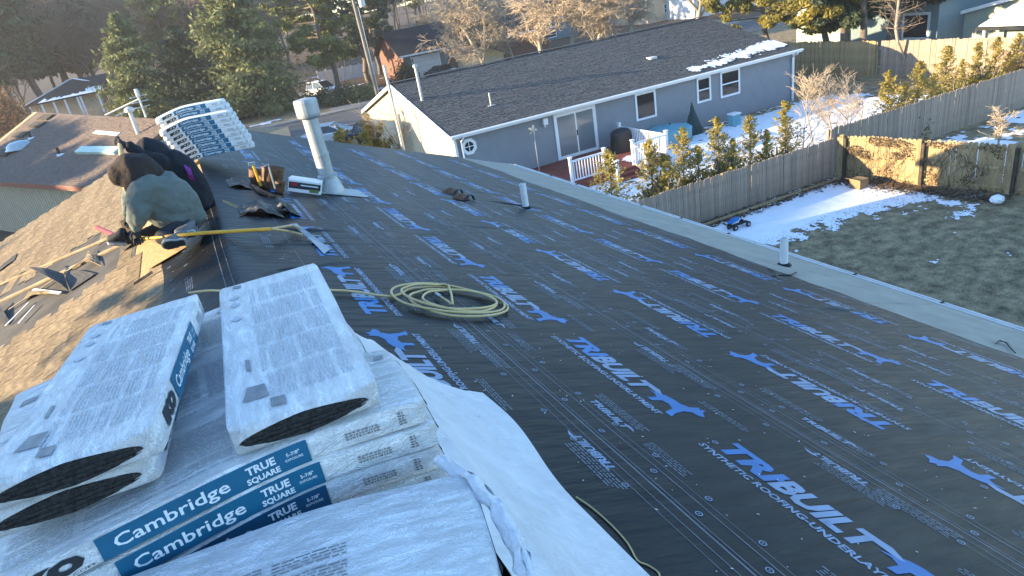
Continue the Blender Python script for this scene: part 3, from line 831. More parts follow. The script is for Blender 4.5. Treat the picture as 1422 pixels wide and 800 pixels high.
# sunlit fence seen from its rail side
fr = fence('board_fence', (19.62, 15.9, 0), (22.0, 5.2, 0), 1.46, .142, .136, 'sunlit tan board fence with dark posts and dead vines, right of the snowy corner', style='dog', m='fence_tan', rail_side=-1, posts=20, rails=(.12, .52, .90), lean=.006)
M['post_dark'] = mat('dark_post', (0.055, 0.042, 0.030), rough=0.9, var=.4, scale=6)
L_ = (Vector((22.0, 5.2, 0))-Vector((19.62, 15.9, 0))).length
for k in (.1, 2.55, 5.02, 7.5):
    mb = MB(); mb.box((k-.06, -.17, -.1), (k+.06, -.056, 1.50)); obj('post', mb, M['fence_tan'], fr)
    mb = MB(); mb.box((k+.06, -.16, 0), (k+.15, -.030, 1.38)); obj('post', mb, M['post_dark'], fr)
mb = MB(); rn = random.Random(4)
for i in range(5200):
    u = rn.uniform(0, 5.2); 
    hgt = 1.45*(1-rn.random()**1.3*(.4+.6*min(1, u/5))) if rn.random() < .8 else rn.uniform(0, 1.4)
    if rn.random() < u/7 or noise.noise(Vector((u*1.6, hgt*2.6, 2)))+.35*noise.noise(Vector((u*6, hgt*7, 5))) < -.02+.05*u: continue
    p = Vector((u, -.06-rn.random()*.12, hgt)); s_ = rn.uniform(.012, .032)
    a, b_ = rn.uniform(0, 6.3), rn.uniform(-1, 1)
    e1 = Vector((math.cos(a), b_*.6, math.sin(a)))*s_; e2 = Vector((-math.sin(a), b_, math.cos(a)))*s_
    mb.poly([p-e1, p-e2, p+e1, p+e2])
for i in range(40):
    u = rn.uniform(0, 4.5); z = .05; pts = []
    for k in range(7): pts.append((u, -.05-rn.random()*.07, z)); u += rn.uniform(-.15, .2); z += rn.uniform(.08, .25)
    mb.tube(pts, .007, 4)
o = obj('dead_vine', mb, M['vine'], None); o.parent = fr; tag(o, kind='stuff')

# ---------------------------------------------------------------- blue-grey house
M['blue_siding'] = mat('siding_blue_grey', (0.205, 0.215, 0.235), rough=0.6, var=0.06, scale=2)
M['cream_siding'] = mat('siding_gable', (0.55, 0.48, 0.34), rough=0.6, var=0.05, scale=2)
M['roof_dark'] = mat('shingle_charcoal', (0.145, 0.150, 0.150), rough=0.95, col2=(0.045, 0.045, 0.046), scale=9, bump=0.5, bscale=90, spec=0.15, detail=9)
M['glass'] = mat('window_glass', (0.02, 0.025, 0.03), rough=0.05, spec=0.6)
M['glass_pale'] = mat('door_glass', (0.17, 0.19, 0.20), rough=0.1, spec=0.6)
M['deck_red'] = mat('deck_red', (0.20, 0.055, 0.035), rough=0.75, var=0.2, scale=3, objvar=.1)
M['black'] = mat('black_vinyl', (0.012, 0.013, 0.016), rough=0.5)
M['teal_cover'] = mat('cover_teal', (0.13, 0.33, 0.40), rough=0.5, var=.1, scale=3)
M['dark_green'] = mat('dark_green_canvas', (0.02, 0.045, 0.045), rough=0.8, var=.3, scale=4)
M['steel'] = mat('galvanised_steel', (0.42, 0.44, 0.46), rough=0.42, var=0.15, scale=5, metal=0.6)
bh = thing('blue_house', (19.3, 33.5, 0), 'long blue-grey house with white trim, dark shingle roof and red deck', 'house')
X0, X1, YA, YB, ZE, ZR = 9.63, 28.95, 26.56, 40.4, 2.60, 4.36
YR = (YA+YB)/2
mb = MB()
def laps(mb, P, n, h, out):       # lapped boards: P(u, z, offset) gives a point
    for i in range(n):
        z = h*i/n; z1 = h*(i+1)/n
        mb.add([P(0, z, out), P(1, z, out), P(1, z1, .002), P(0, z1, .002)], [(0, 1, 2, 3)])
        mb.add([P(0, z, out), P(1, z, out), P(1, z, .002), P(0, z, .002)], [(3, 2, 1, 0)])
laps(mb, lambda u, z, o: (X0+(X1-X0)*u, YA-o, z), 24, ZE, .030)
mb.quad((X1, YA, 0), (X1, YB, 0), (X1, YB, ZE), (X1, YA, ZE)); mb.quad((X0, YB, 0), (X1, YB, 0), (X1, YB, ZE), (X0, YB, ZE))
obj('wall', mb, M['blue_siding'], bh)
mb = MB(); n = 24; dz = ZR/40
def gy(z): return (YA, YB) if z <= ZE else (YA+(YR-YA)*(z-ZE)/(ZR-ZE), YB-(YB-YR)*(z-ZE)/(ZR-ZE))
for i in range(40):
    z, z1 = i*dz, (i+1)*dz; a, b_ = gy(z), gy(z1)
    mb.add([(X0-.02, a[0], z), (X0-.02, a[1], z), (X0-.002, b_[1], z1), (X0-.002, b_[0], z1)], [(3, 2, 1, 0)])
    mb.add([(X0-.02, a[0], z), (X0-.02, a[1], z), (X0-.002, a[1], z), (X0-.002, a[0], z)], [(0, 1, 2, 3)])
obj('gable_wall', mb, M['cream_siding'], bh, label='pale sunlit gable end with lapped siding')
rp_ = (ZR-ZE)/(YR-YA)
def roof_pt(x, y, dz=0): return Vector((x, y, ZE+.05+rp_*(min(y, 2*YR-y)-YA)+dz))
mb = MB(); yo = YA-.34; nrow = 52; rn = random.Random(2)
for i in range(nrow):          # shingle courses as real steps, tabs jittered
    y = yo+(YR-yo)*i/nrow; y1 = yo+(YR-yo)*(i+1)/nrow+.03; x = X0-.22
    while x < X1+.2:
        l = min(rn.uniform(.22, .42), X1+.22-x); j = rn.choice((0, 0, .012, .02)); zz = rn.choice((.018, .026, .034))
        a, b_ = roof_pt(x, y-j, zz), roof_pt(x+l, y-j, zz); c_, d_ = roof_pt(x+l, y1, .004), roof_pt(x, y1, .004)
        mb.add([a, b_, c_, d_, a-Vector((0, 0, zz)), b_-Vector((0, 0, zz))], [(0, 1, 2, 3), (4, 5, 1, 0)]); x += l
rf = obj('roof', mb, M['roof_dark'], bh)
mb = MB(); mb.prism([roof_pt(X0-.22, yo), roof_pt(X0-.22, YR), roof_pt(X0-.22, 2*YR-yo), roof_pt(X0-.22, 2*YR-yo, -.1), roof_pt(X0-.22, YR, -.1), roof_pt(X0-.22, yo, -.1)], (X1-X0+.44, 0, 0))
obj('roof_boarding', mb, M['roof_dark'], bh)
mb = MB(); mb.frame(roof_pt(X0-.25, YR, .06), roof_pt(X1+.25, YR, .06), .28, .03); obj('ridge_cap', mb, M['roof_dark'], bh)
mb = MB(); mb.box((X0-.24, yo-.03, ZE-.13), (X1+.24, yo-.008, ZE+.035)); obj('fascia', mb, M['white'], bh)
mb = MB(); mb.prism([(X0-.24, yo-.032, ZE+.02), (X0-.24, yo-.14, ZE+.02), (X0-.24, yo-.12, ZE-.06), (X0-.24, yo-.032, ZE-.09)], (X1-X0+.48, 0, 0)); obj('gutter', mb, M['white'], bh)
mb = MB(); mb.box((X0-.22, yo-.005, ZE-.09), (X1+.22, YA-.025, ZE-.075)); obj('soffit', mb, M['white'], bh)
for s_ in (0, 1):
    mb = MB(); y0_, y1_ = (yo, YR) if s_ == 0 else (2*YR-yo, YR)
    mb.frame(roof_pt(X0-.24, y0_, -.05), roof_pt(X0-.24, y1_, -.05), .03, .17); obj('rake_board', mb, M['white'], bh)
for x, y in ((X0+.02, YA-.035), (X1-.02, YA-.035), (X0-.035, YA+.04)):
    mb = MB(); mb.box((x-.06, y-.02, 0), (x+.06, y+.02, ZE)); obj('corner_board', mb, M['white'], bh)
for x in (X0+.28, X1-.12):
    mb = MB(); mb.tube([(x, yo-.08, ZE-.05), (x, yo-.06, ZE-.16), (x, YA-.09, ZE-.34), (x, YA-.09, .15)], .045, 8); obj('downspout', mb, M['white'], bh)
def window(root, x0, x1, z0, z1, y, kind, g='glass'):
    mb = MB(); f_ = .10
    for (a, b_, c_, d_) in ((x0, x1, z1-f_, z1), (x0, x1, z0, z0+f_), (x0, x0+f_, z0+f_, z1-f_), (x1-f_, x1, z0+f_, z1-f_)):
        mb.box((a, y-.06, c_), (b_, y+.01, d_))
    wf = obj('window', mb, M['white'], root)
    mb = MB(); mb.quad((x0+f_, y-.040, z0+f_), (x1-f_, y-.040, z0+f_), (x1-f_, y-.040, z1-f_), (x0+f_, y-.040, z1-f_)); obj('pane', mb, M[g], wf)
    if kind == 'hung':
        mb = MB(); mb.box((x0+f_, y-.056, (z0+z1)/2-.03), (x1-f_, y-.042, (z0+z1)/2+.03)); obj('sash_rail', mb, M['white'], wf)
    return wf
window(bh, 18.84, 20.03, 1.13, 2.40, YA, 'one'); window(bh, 22.51, 23.39, 1.19, 2.40, YA, 'hung'); window(bh, 24.0, 25.27, 1.14, 2.42, YA, 'hung')
# octagonal window
cx, cz = 10.25, 1.98; oc = [(cx+math.cos(R(22.5+45*i))*.36, cz+math.sin(R(22.5+45*i))*.36) for i in range(8)]; ic = [(cx+math.cos(R(22.5+45*i))*.22, cz+math.sin(R(22.5+45*i))*.22) for i in range(8)]
mb = MB()
for i in range(8):
    j = (i+1) % 8
    mb.add([(oc[i][0], YA-.06, oc[i][1]), (oc[j][0], YA-.06, oc[j][1]), (ic[j][0], YA-.06, ic[j][1]), (ic[i][0], YA-.06, ic[i][1]), (oc[i][0], YA, oc[i][1]), (oc[j][0], YA, oc[j][1]), (ic[j][0], YA, ic[j][1]), (ic[i][0], YA, ic[i][1])], [(0, 1, 2, 3), (0, 4, 5, 1), (3, 2, 6, 7)])
wo = obj('window', mb, M['white'], bh)
mb = MB(); mb.poly([(x, YA-.036, z) for x, z in ic]); obj('pane', mb, M['glass'], wo)
mb = MB(); mb.box((cx-.015, YA-.05, cz-.21), (cx+.015, YA-.038, cz+.21)); mb.box((cx-.21, YA-.048, cz-.015), (cx-.016, YA-.038, cz+.015)); mb.box((cx+.016, YA-.048, cz-.015), (cx+.21, YA-.038, cz+.015)); obj('glazing_bar', mb, M['white'], wo)
# sliding door
dx0, dx1, dz0, dz1 = 14.42, 16.62, .34, 2.40
mb = MB()
for (a, b_, c_, d_) in ((dx0, dx1, dz1-.08, dz1), (dx0, dx1, dz0, dz0+.06), (dx0, dx0+.08, dz0+.06, dz1-.08), (dx1-.08, dx1, dz0+.06, dz1-.08)): mb.box((a, YA-.07, c_), (b_, YA+.01, d_))
dr = obj('sliding_door', mb, M['white'], bh)
mid = (dx0+dx1)/2
for a, b_, yy in ((dx0+.08, mid+.05, .056), (mid-.05, dx1-.08, .040)):
    mb = MB()
    for (p_, q_, c_, d_) in ((a, b_, dz1-.15, dz1-.081), (a, b_, dz0+.061, dz0+.14), (a, a+.07, dz0+.14, dz1-.15), (b_-.07, b_, dz0+.14, dz1-.15)): mb.box((p_, YA-yy-.012, c_), (q_, YA-yy+.008, d_))
    obj('door_leaf', mb, M['white'], dr)
    mb = MB(); mb.quad((a+.07, YA-yy, dz0+.14), (b_-.07, YA-yy, dz0+.14), (b_-.07, YA-yy, dz1-.15), (a+.07, YA-yy, dz1-.15)); obj('pane', mb, M['glass_pale'], dr)
mb = MB(); mb.box((mid+.0, YA-.10, 1.25), (mid+.04, YA-.063, 1.5)); obj('handle', mb, M['black'], dr)
mb = MB(); mb.box((13.86, YA-.16, 2.08), (14.08, YA-.02, 2.36)); mb.tube([(13.9, YA-.10, 2.1), (13.9, YA-.2, 2.0)], .04, 8); obj('floodlight', mb, M['white'], bh)
mb = MB(); mb.box((19.2, YA-.1, .3), (19.5, YA-.02, .7)); obj('meter_box', mb, M['steel'], bh)
# vents on its roof
for px, py, tx, ty, nm in ((586.4, 140, 574.6, 93, 'flue_pipe'), (682, 147, 678, 129, 'vent_pipe')):
    p = at_plane(px, py, roof_pt(X0, YA), Vector((0, -rp_, 1))); q = at_y(tx, ty, p.y); mb = MB(); r_ = .07 if nm == 'flue_pipe' else .04
    mb.tube([p-Vector((0, 0, .1)), Vector((p.x, p.y, q.z))], r_, 10)
    if nm == 'flue_pipe': mb.lathe([(.10, 0), (.12, .02), (.12, .10), (.07, .15)], (p.x, p.y, q.z-.04), 12)
    else: mb.box((p.x-.16, p.y-.16, p.z+.01), (p.x+.16, p.y+.12, p.z+.035))
    obj(nm, mb, M['steel'], bh)
p = at_plane(905, 82, roof_pt(X0, YA), Vector((0, -rp_, 1))); mb = MB(); mb.box((p.x-.2, p.y-.2, p.z), (p.x+.2, p.y+.2, p.z+.10)); obj('roof_vent', mb, M['alum'], bh)
def bsn(p): return .22-abs(p.y-27.0-(p.x-24)*.13)*.62+(p.x-25)*.03-(.8 if p.x < 22.5 else 0)*(22.5-p.x)
o = snow_field('snow_cover', lambda a, b: roof_pt(20.5+8.6*a, yo+.05+2.6*b, .05), bsn, 120, 40, th=.03, fr=1.6, edge=.45)
o.parent = bh; o.matrix_parent_inverse = Matrix.Translation(-Vector(bh.location))
del o['kind']; o['kind'] = 'stuff'
# deck
dk = thing('deck', (15.5, 24.3, 0), 'red-brown wooden deck with white railings outside the sliding door', 'deck')
DZ = .32; DX0, DX1, DY0 = 12.7, 17.7, 22.7
for i in range(int((DX1-DX0)/.145)):
    mb = MB(); x = DX0+i*.145; mb.box((x, DY0, DZ-.03), (x+.138, YA-.09, DZ)); obj('deck_board', mb, M['deck_red'], dk)
mb = MB(); mb.box((DX0, DY0-.035, .0), (DX1-.04, DY0-.005, DZ-.002)); obj('skirt', mb, M['deck_red'], dk)
for k in range(2):
    mb = MB(); mb.box((14.6, DY0-.33*(k+1)-.02, 0), (15.8, DY0-.33*k-.04, DZ-.11*(k+1))); obj('step', mb, M['deck_red'], dk)
def railing(p0, p1, z0, z1=None, hh=.92):
    p0 = Vector(p0); p1 = Vector(p1); z1 = z0 if z1 is None else z1; L = (p1-p0).length
    for k in (.10, hh-.05):
        mb = MB(); mb.frame((p0.x, p0.y, z0+k), (p1.x, p1.y, z1+k), .06, .07 if k > .2 else .05); obj('rail', mb, M['white'], dk)
    n = int(L/.125)
    for i in range(1, n):
        t = i/n; q = p0.lerp(p1, t); z = z0+(z1-z0)*t; mb = MB(); mb.box((q.x-.017, q.y-.017, z+.125), (q.x+.017, q.y+.017, z+hh-.085)); obj('baluster', mb, M['white'], dk)
def rpost(p, z0, h=1.02):
    mb = MB(); mb.box((p[0]-.055, p[1]-.055, z0), (p[0]+.055, p[1]+.055, z0+h)); mb.box((p[0]-.075, p[1]-.075, z0+h+.001), (p[0]+.075, p[1]+.075, z0+h+.04)); obj('post', mb, M['white'], dk)
A0, A1 = (12.9, 22.8), (14.5, 22.8)
railing((*A0, 0), (*A1, 0), DZ); rpost(A0, DZ); rpost(A1, DZ); railing((*A1, 0), (A1[0], 22.0, 0), DZ, .02); rpost((A1[0], 21.95), 0, .95)
B0, B1, B2 = (17.62, 26.2), (17.62, 22.8), (15.9, 22.8)
railing((*B0, 0), (*B1, 0), DZ); railing((*B1, 0), (*B2, 0), DZ); [rpost(p, DZ) for p in (B0, B1, B2)]; railing((*B2, 0), (B2[0], 22.0, 0), DZ, .02); rpost((B2[0], 21.95), 0, .95)
o = snow_field('snow_cover', rect(16.0, 17.3, 23.1, 24.4, DZ+.004), lambda p: .25-((p.x-16.6)**2+(p.y-23.7)**2)*.8, 26, 26, fr=2)
o.parent = dk; o.matrix_parent_inverse = Matrix.Translation(-Vector(dk.location))
# covered grill
mb = MB(); gc = Vector((17.0, 25.2, DZ))
def gr(a, b):
    an = 2*PI*b; z = 1.08*a; wx = .52-.08*a if a < .75 else .46*math.sqrt(max(0, 1-((a-.75)/.25)**2)); wy = wx*.62
    k = 1+.05*noise.noise(Vector((math.cos(an)*2, math.sin(an)*2, a*4)))
    cx_, sy_ = math.cos(an), math.sin(an); q = (abs(cx_)**4+abs(sy_)**4)**-.25
    return gc+Vector((wx*cx_*q*k, wy*sy_*q*k, z))
mb.grid(gr, 14, 28)
g = single('covered_grill', mb, M['black'], tuple(gc), smooth=True, label='barbecue grill under a rounded black cover on the red deck', cat='grill')
# round table under a teal cover, folded canvas, bin, black tub, lamp plant
t = thing('covered_table', (19.9, 25.4, 0), 'low outdoor table under a pale teal cover, right of the deck railing', 'table')
mb = MB(); mb.lathe([(.95, .0), (.98, .5), (1.0, .70), (.96, .74), (.03, .86)], (19.9, 25.4, 0), 8); obj('cover', mb, M['teal_cover'], t)
mb = MB(); mb.tube([(19.9, 25.4, .84), (19.9, 25.4, .95)], .03, 8); obj('knob', mb, M['black'], t)
mb = MB()
for i in range(9):
    a = .5+.17*i; mb.tube([(21.3+.09*i, 25.5+.05*(i % 3), 0), (21.25+.075*i, 25.7, .5+.35*math.sin(i*.5)), (21.35+.05*i, 25.8, .95+.55*math.exp(-(i-4)**2/3))], [.16, .13, .03], 7)
tgt = single('folded_umbrella', mb, M['dark_green'], (21.6, 25.6, 0), label='dark green folded canvas umbrella leaning by the house wall', cat='umbrella')
cb = thing('storage_bin', (23.6, 25.2, 0), 'small teal and white bin standing in snow under the right windows', 'bin')
mb = MB(); mb.box((23.35, 25.0, 0), (23.85, 25.4, .55)); obj('body', mb, M['teal_cover'], cb, bevel=.03)
mb = MB(); mb.box((23.33, 24.98, .551), (23.87, 25.42, .62)); obj('lid', mb, M['white'], cb, bevel=.02)
mb = MB(); mb.lathe([(.1, 0), (.62, .05), (.66, .35), (.62, .42), (.50, .40), (.1, .37)], (11.9, 24.6, 0), 24); single('fire_pit', mb, M['black'], (11.9, 24.6, 0), label='round black fire pit by the blue house wall, left of the deck', cat='fire pit')
mb = MB(); mb.lathe([(.05, 0), (.42, .12), (.5, .34), (.4, .5), (.05, .58)], (11.0, 24.6, 0), 18); single('boulder', mb, M['snow'], (11.0, 24.6, 0), smooth=True, label='rounded snowy lump beside the black fire pit', cat='boulder')
st = thing('garden_stake', (12.9, 25.6, 0), 'thin garden stake topped with a sunlit spinner by the blue wall', 'garden stake')
mb = MB(); mb.tube([(12.9, 25.6, 0), (12.9, 25.6, 2.05)], .02, 6); obj('pole', mb, M['steel'], st)
for k in range(5):
    mb = MB(); a = k*1.256; c_ = Vector((12.9, 25.6, 2.15)); e1 = Vector((math.cos(a), .3, math.sin(a))); e2 = Vector((-math.sin(a), .2, math.cos(a)))
    mb.prism([c_, c_+e1*.14+e2*.06, c_+e1*.24, c_+e1*.14-e2*.05], (0, .01, 0)); obj('vane', mb, M['cream_siding'], st)
# service mast by the gable
mb = MB(); mb.tube([(8.75, 31.2, 0), (8.70, 31.2, 5.5)], [.09, .07], 10)
ms = thing('service_mast', (8.75, 31.2, 0), 'slim grey pole standing just left of the sunlit gable', 'pole'); obj('pole', mb, M['steel'], ms)
mb = MB(); mb.tube([(8.7, 31.2, 5.1), (9.1, 31.0, 4.0), (9.6, 30.8, 2.9)], .012, 5); obj('wire', mb, M['black'], ms)

# ---------------------------------------------------------------- yard things
ty = thing('ride_on_toy', (13.9, 14.8, 0), 'small blue and black ride-on toy with four wheels lying in the snow', 'toy')
mb = MB(); mb.prism([(13.55, 14.75, .30), (13.95, 14.75, .36), (14.0, 14.75, .48), (13.8, 14.75, .46), (13.5, 14.75, .36)], (0, .24, 0)); obj('body', mb, mat('toy_blue', (0.02, 0.14, 0.42), rough=.4), ty, bevel=.02)
ty.scale = (.75, .75, .75)
mb = MB(); mb.box((13.6, 14.80, .14), (14.45, 14.94, .20)); mb.tube([(14.2, 14.87, .2), (14.12, 14.87, .5), (14.12, 14.72, .52)], .018, 6); obj('frame', mb, M['black'], ty)
for x, y, r_ in ((13.68, 14.68, .13), (13.68, 15.02, .13), (14.35, 14.66, .12), (14.35, 15.04, .12)):
    mb = MB(); mb.lathe([(.03, -.035), (r_*.8, -.04), (r_, -.025), (r_, .025), (r_*.8, .04), (.03, .035)], (x, y, r_), 16, M=Matrix.Rotation(PI/2, 3, 'X')); wv = obj('wheel', mb, M['black'], ty)
    mb = MB(); mb.lathe([(.03, -.045), (.05, -.044), (.05, .044), (.03, .045)], (x, y, r_), 10, M=Matrix.Rotation(PI/2, 3, 'X')); obj('hub', mb, M['steel'], wv)
M['cardboard'] = mat('cardboard', (0.26, 0.17, 0.09), rough=.85, var=.12, scale=4)
cbx = thing('cardboard_box', (18.9, 14.6, 0), 'brown cardboard box standing open at the foot of the sunlit fence', 'box', rz=0)
mb = MB(); mb.box((18.75, 14.4, 0), (19.15, 14.8, .32)); obj('body', mb, M['cardboard'], cbx)
mb = MB(); mb.frame((18.75, 14.36, .33), (18.75, 14.84, .33), .3, .01, up=(.3, 0, 1)); obj('flap', mb, M['cardboard'], cbx)
mb = MB()
def rk(a, b):
    th_, ph = PI*a, 2*PI*b; p = Vector((math.sin(th_)*math.cos(ph), math.sin(th_)*math.sin(ph), math.cos(th_)))
    return Vector((19.75, 10.75, .14))+Vector((p.x*.19, p.y*.18, p.z*.12))*(1+.25*noise.noise(p*2.1))
mb.grid(rk, 10, 16); single('stone', mb, M['snow'], (19.75, 10.75, 0), label='whitish stone at the foot of the sunlit fence post', cat='stone')
for (a, b_) in (((13.0, 15.72), (15.2, 15.70)), ((15.3, 15.70), (17.5, 15.68)), ((17.6, 15.70), (19.3, 15.62))):
    mb = MB(); mb.frame((*a, .05), (*b_, .05), .09, .09); single('landscape_timber', mb, M['fence_tan'], (*a, 0), label='weathered edging timber on the ground, '+('nearest the blue toy' if a[0] < 14 else ('middle one of three' if a[0] < 17 else 'one nearest the fence corner')), cat='timber', group='edging timbers along the grey fence')
# ---------------------------------------------------------------- neighbour on the left
M['roof_brown'] = mat('shingle_brown', (0.20, 0.155, 0.125), rough=0.95, col2=(0.125, 0.095, 0.078), scale=5, bump=0.4, bscale=60, spec=0.15, detail=9)
M['red_board'] = mat('red_brown_paint', (0.24, 0.085, 0.05), rough=0.6, var=.1, scale=3)
M['tan_siding'] = mat('tan_boards', (0.46, 0.38, 0.27), rough=0.75, var=.08, scale=3)
M['lit_board'] = mat('rake_wood', (0.55, 0.40, 0.20), rough=0.8, var=.1, scale=3)
nh = thing('brown_roof_house', (-4.0, 40, 0), 'neighbour house on the left with brown shingle roof and red-brown fascia', 'house')
EP = Vector((-4.25, 32.4, 3.0)); nd = Vector((.487, -.873, 0)).normalized(); nn = Vector((.873, .487, 0)).normalized(); NP = .40
NN = Vector((-NP*nn.x, -NP*nn.y, 1))
def nroof(px, py, dz=0): return at_plane(px, py, EP+Vector((0, 0, dz)), NN)
def npt(u, v, dz=0): return EP+nd*u+nn*v+Vector((0, 0, NP*v+dz))       # u along the eave towards us, v up the slope
def uv(p): r_ = p-EP; return r_.dot(nd), r_.dot(nn)
r1 = uv(nroof(51, 156)); r2 = uv(nroof(214, 165)); ra = uv(nroof(0, 197)); e1 = uv(nroof(0, 253))
U1 = r2[0]+2.2; U0a = r1[0]; vr = lambda u: r1[1]+(r2[1]-r1[1])*(u-r1[0])/(r2[0]-r1[0])
def left_u(v):      # sloping rake at the far end
    t = (v-ra[1])/(r1[1]-ra[1]); return ra[0]+(r1[0]-ra[0])*t
mb = MB(); rn = random.Random(6); nrow = 44
for i in range(nrow):
    v = vr(0)*1.12*i/nrow; v1 = vr(0)*1.12*(i+1)/nrow+.03
    u = left_u(v)
    while u < U1:
        l = rn.uniform(.26, .36)
        if v > vr(u)-.02: u += l; continue
        zz = rn.choice((.012, .02, .026)); j = rn.choice((0, .01)); vt = min(v1, vr(u))
        a, b_ = npt(u, v-j, zz), npt(min(U1, u+l), v-j, zz); c_, d_ = npt(min(U1, u+l), vt, .003), npt(u, vt, .003)
        mb.add([a, b_, c_, d_, a-Vector((0, 0, zz)), b_-Vector((0, 0, zz))], [(0, 1, 2, 3), (4, 5, 1, 0)]); u += l
obj('roof', mb, M['roof_brown'], nh)
mb = MB()
ua = left_u(0)
mb.prism([npt(ua, 0, -.005), npt(U1, 0, -.005), npt(U1, vr(U1), -.005), npt(U0a, vr(U0a), -.005)], (0, 0, -.08)); obj('roof_boarding', mb, M['roof_brown'], nh)
far0, far1 = npt(U0a, vr(U0a), -.01), npt(U1, vr(U1), -.01)
mb = MB(); mb.prism([far0, far1, far1+nn*6-Vector((0, 0, 2.3)), far0+nn*6-Vector((0, 0, 2.3))], (0, 0, -.08)); obj('roof', mb, M['roof_brown'], nh)
mb = MB(); mb.frame(npt(ua, -.02, -.10), npt(U1, -.02, -.10), .03, .22); obj('fascia', mb, M['red_board'], nh)
mb = MB(); mb.frame(npt(left_u(0)-.1, 0, -.02), npt(U0a-.1, vr(U0a), -.02), .34, .10, up=(0, 0, 1)); obj('rake_board', mb, M['lit_board'], nh)
w0, w1 = npt(ua+.4, .35), npt(U1-.3, .35)
mb = MB(); mb.quad((w0.x, w0.y, 0), (w1.x, w1.y, 0), (w1.x, w1.y, 3.0), (w0.x, w0.y, 3.0))
q0, q1 = w0+nn*10, w1+nn*10
mb.quad((w1.x, w1.y, 0), (q1.x, q1.y, 0), (q1.x, q1.y, 3), (w1.x, w1.y, 3)); mb.quad((w0.x, w0.y, 0), (q0.x, q0.y, 0), (q0.x, q0.y, 3), (w0.x, w0.y, 3)); mb.quad((q0.x, q0.y, 0), (q1.x, q1.y, 0), (q1.x, q1.y, 3), (q0.x, q0.y, 3))
obj('wall', mb, M['tan_siding'], nh)
L_ = (w1-w0).length
for i in range(int(L_/.30)):
    p = w0+nd*(i*.30)-nn*.012; mb = MB(); mb.box((-.03, -.012, 0), (.03, .012, 2.98), M=Matrix.Translation((p.x, p.y, 0)) @ Matrix.Rotation(math.atan2(nd.y, nd.x), 4, 'Z')); obj('batten', mb, M['tan_siding'], nh)
def on_n(px, py): return nroof(px, py)
def nbox(pa, pb, wv, hz, m, name):
    """strip on the neighbour roof between two pixels' places"""
    a, b_ = on_n(*pa), on_n(*pb); mb = MB(); up = NN.normalized(); mb.frame(a+up*hz/2, b_+up*hz/2, wv, hz, up=up); return obj(name, mb, M[m], nh)
M['skylight'] = mat('skylight_dome', (0.36, 0.43, 0.46), rough=.15, var=.1, scale=6, spec=.7)
M['mint'] = mat('mint_plastic', (0.42, 0.56, 0.48), rough=.5, var=.08, scale=3)
M['snowy'] = M['snow']
nbox((111, 210), (165, 211), .45, .14, 'mint', 'roof_panel'); nbox((132, 184), (165, 187), .22, .05, 'snow', 'flashing')
for i, (a, b_) in enumerate((((22, 188), (37, 188)), ((45, 174), (60, 174)), ((57, 164), (71, 164)), ((0, 213), (14, 214)))): nbox(a, b_, .5, .10, 'post_dark', 'roof_vent')
for px, py, s_ in ((28, 204, .75),):
    p = on_n(px, py); mb = MB(); mb.lathe([(.05, .34), (s_*.55, .30), (s_*.85, .15), (s_*.9, 0), (s_, -.05), (s_*1.05, -.1)], p, 18); obj('skylight', mb, M['skylight'], nh, smooth=True)
for (px, py, tx, ty) in ((83, 215, 78, 205), (43, 192, 39, 183)):
    p = on_n(px, py); q = at_y(tx, ty, p.y); mb = MB(); mb.tube([p, Vector((p.x, p.y, q.z))], .07, 8); obj('vent_pipe', mb, M['post_dark'], nh)
    mb = MB(); mb.box((p.x-.1, p.y-.3, p.z-.04), (p.x+.5, p.y+.1, p.z+.05)); obj('flashing', mb, M['snow'], nh)
p = on_n(192, 186); q = at_y(174, 153, p.y); mb = MB(); mb.tube([p, (p.x, p.y, q.z)], .085, 10); mb.lathe([(.15, -.12), (.2, -.1), (.2, .05), (.05, .12)], (p.x, p.y, q.z), 10); obj('flue_pipe', mb, M['alum'], nh)
an = thing('roof_antenna', tuple(on_n(203, 162)), 'old television antenna mast with slanting boom behind the brown roof', 'antenna')
p = on_n(203, 163); q = at_y(188, 130, p.y); mb = MB(); mb.tube([p, (p.x, p.y, q.z)], .045, 8); obj('mast', mb, M['alum'], an)
A_, B_ = at_y(146, 160, p.y+1), at_y(194, 137, p.y); mb = MB(); mb.tube([A_, B_], .04, 6); obj('boom', mb, M['alum'], an)
A_, B_ = at_y(160, 161, p.y), at_y(190, 150, p.y); mb = MB(); mb.tube([A_, B_], .03, 6); obj('boom', mb, M['alum'], an)
for k in range(3):
    c_ = Vector((p.x, p.y, q.z-.15-.25*k)); mb = MB(); mb.tube([c_-Vector((.35, .2, 0)), c_+Vector((.35, .2, .02))], .02, 5); obj('element', mb, M['alum'], an)
mb = MB(); mb.lathe([(.07, -.2), (.09, -.15), (.09, .15), (.07, .2)], (p.x, p.y, q.z), 8); obj('bracket', mb, M['alum'], an)

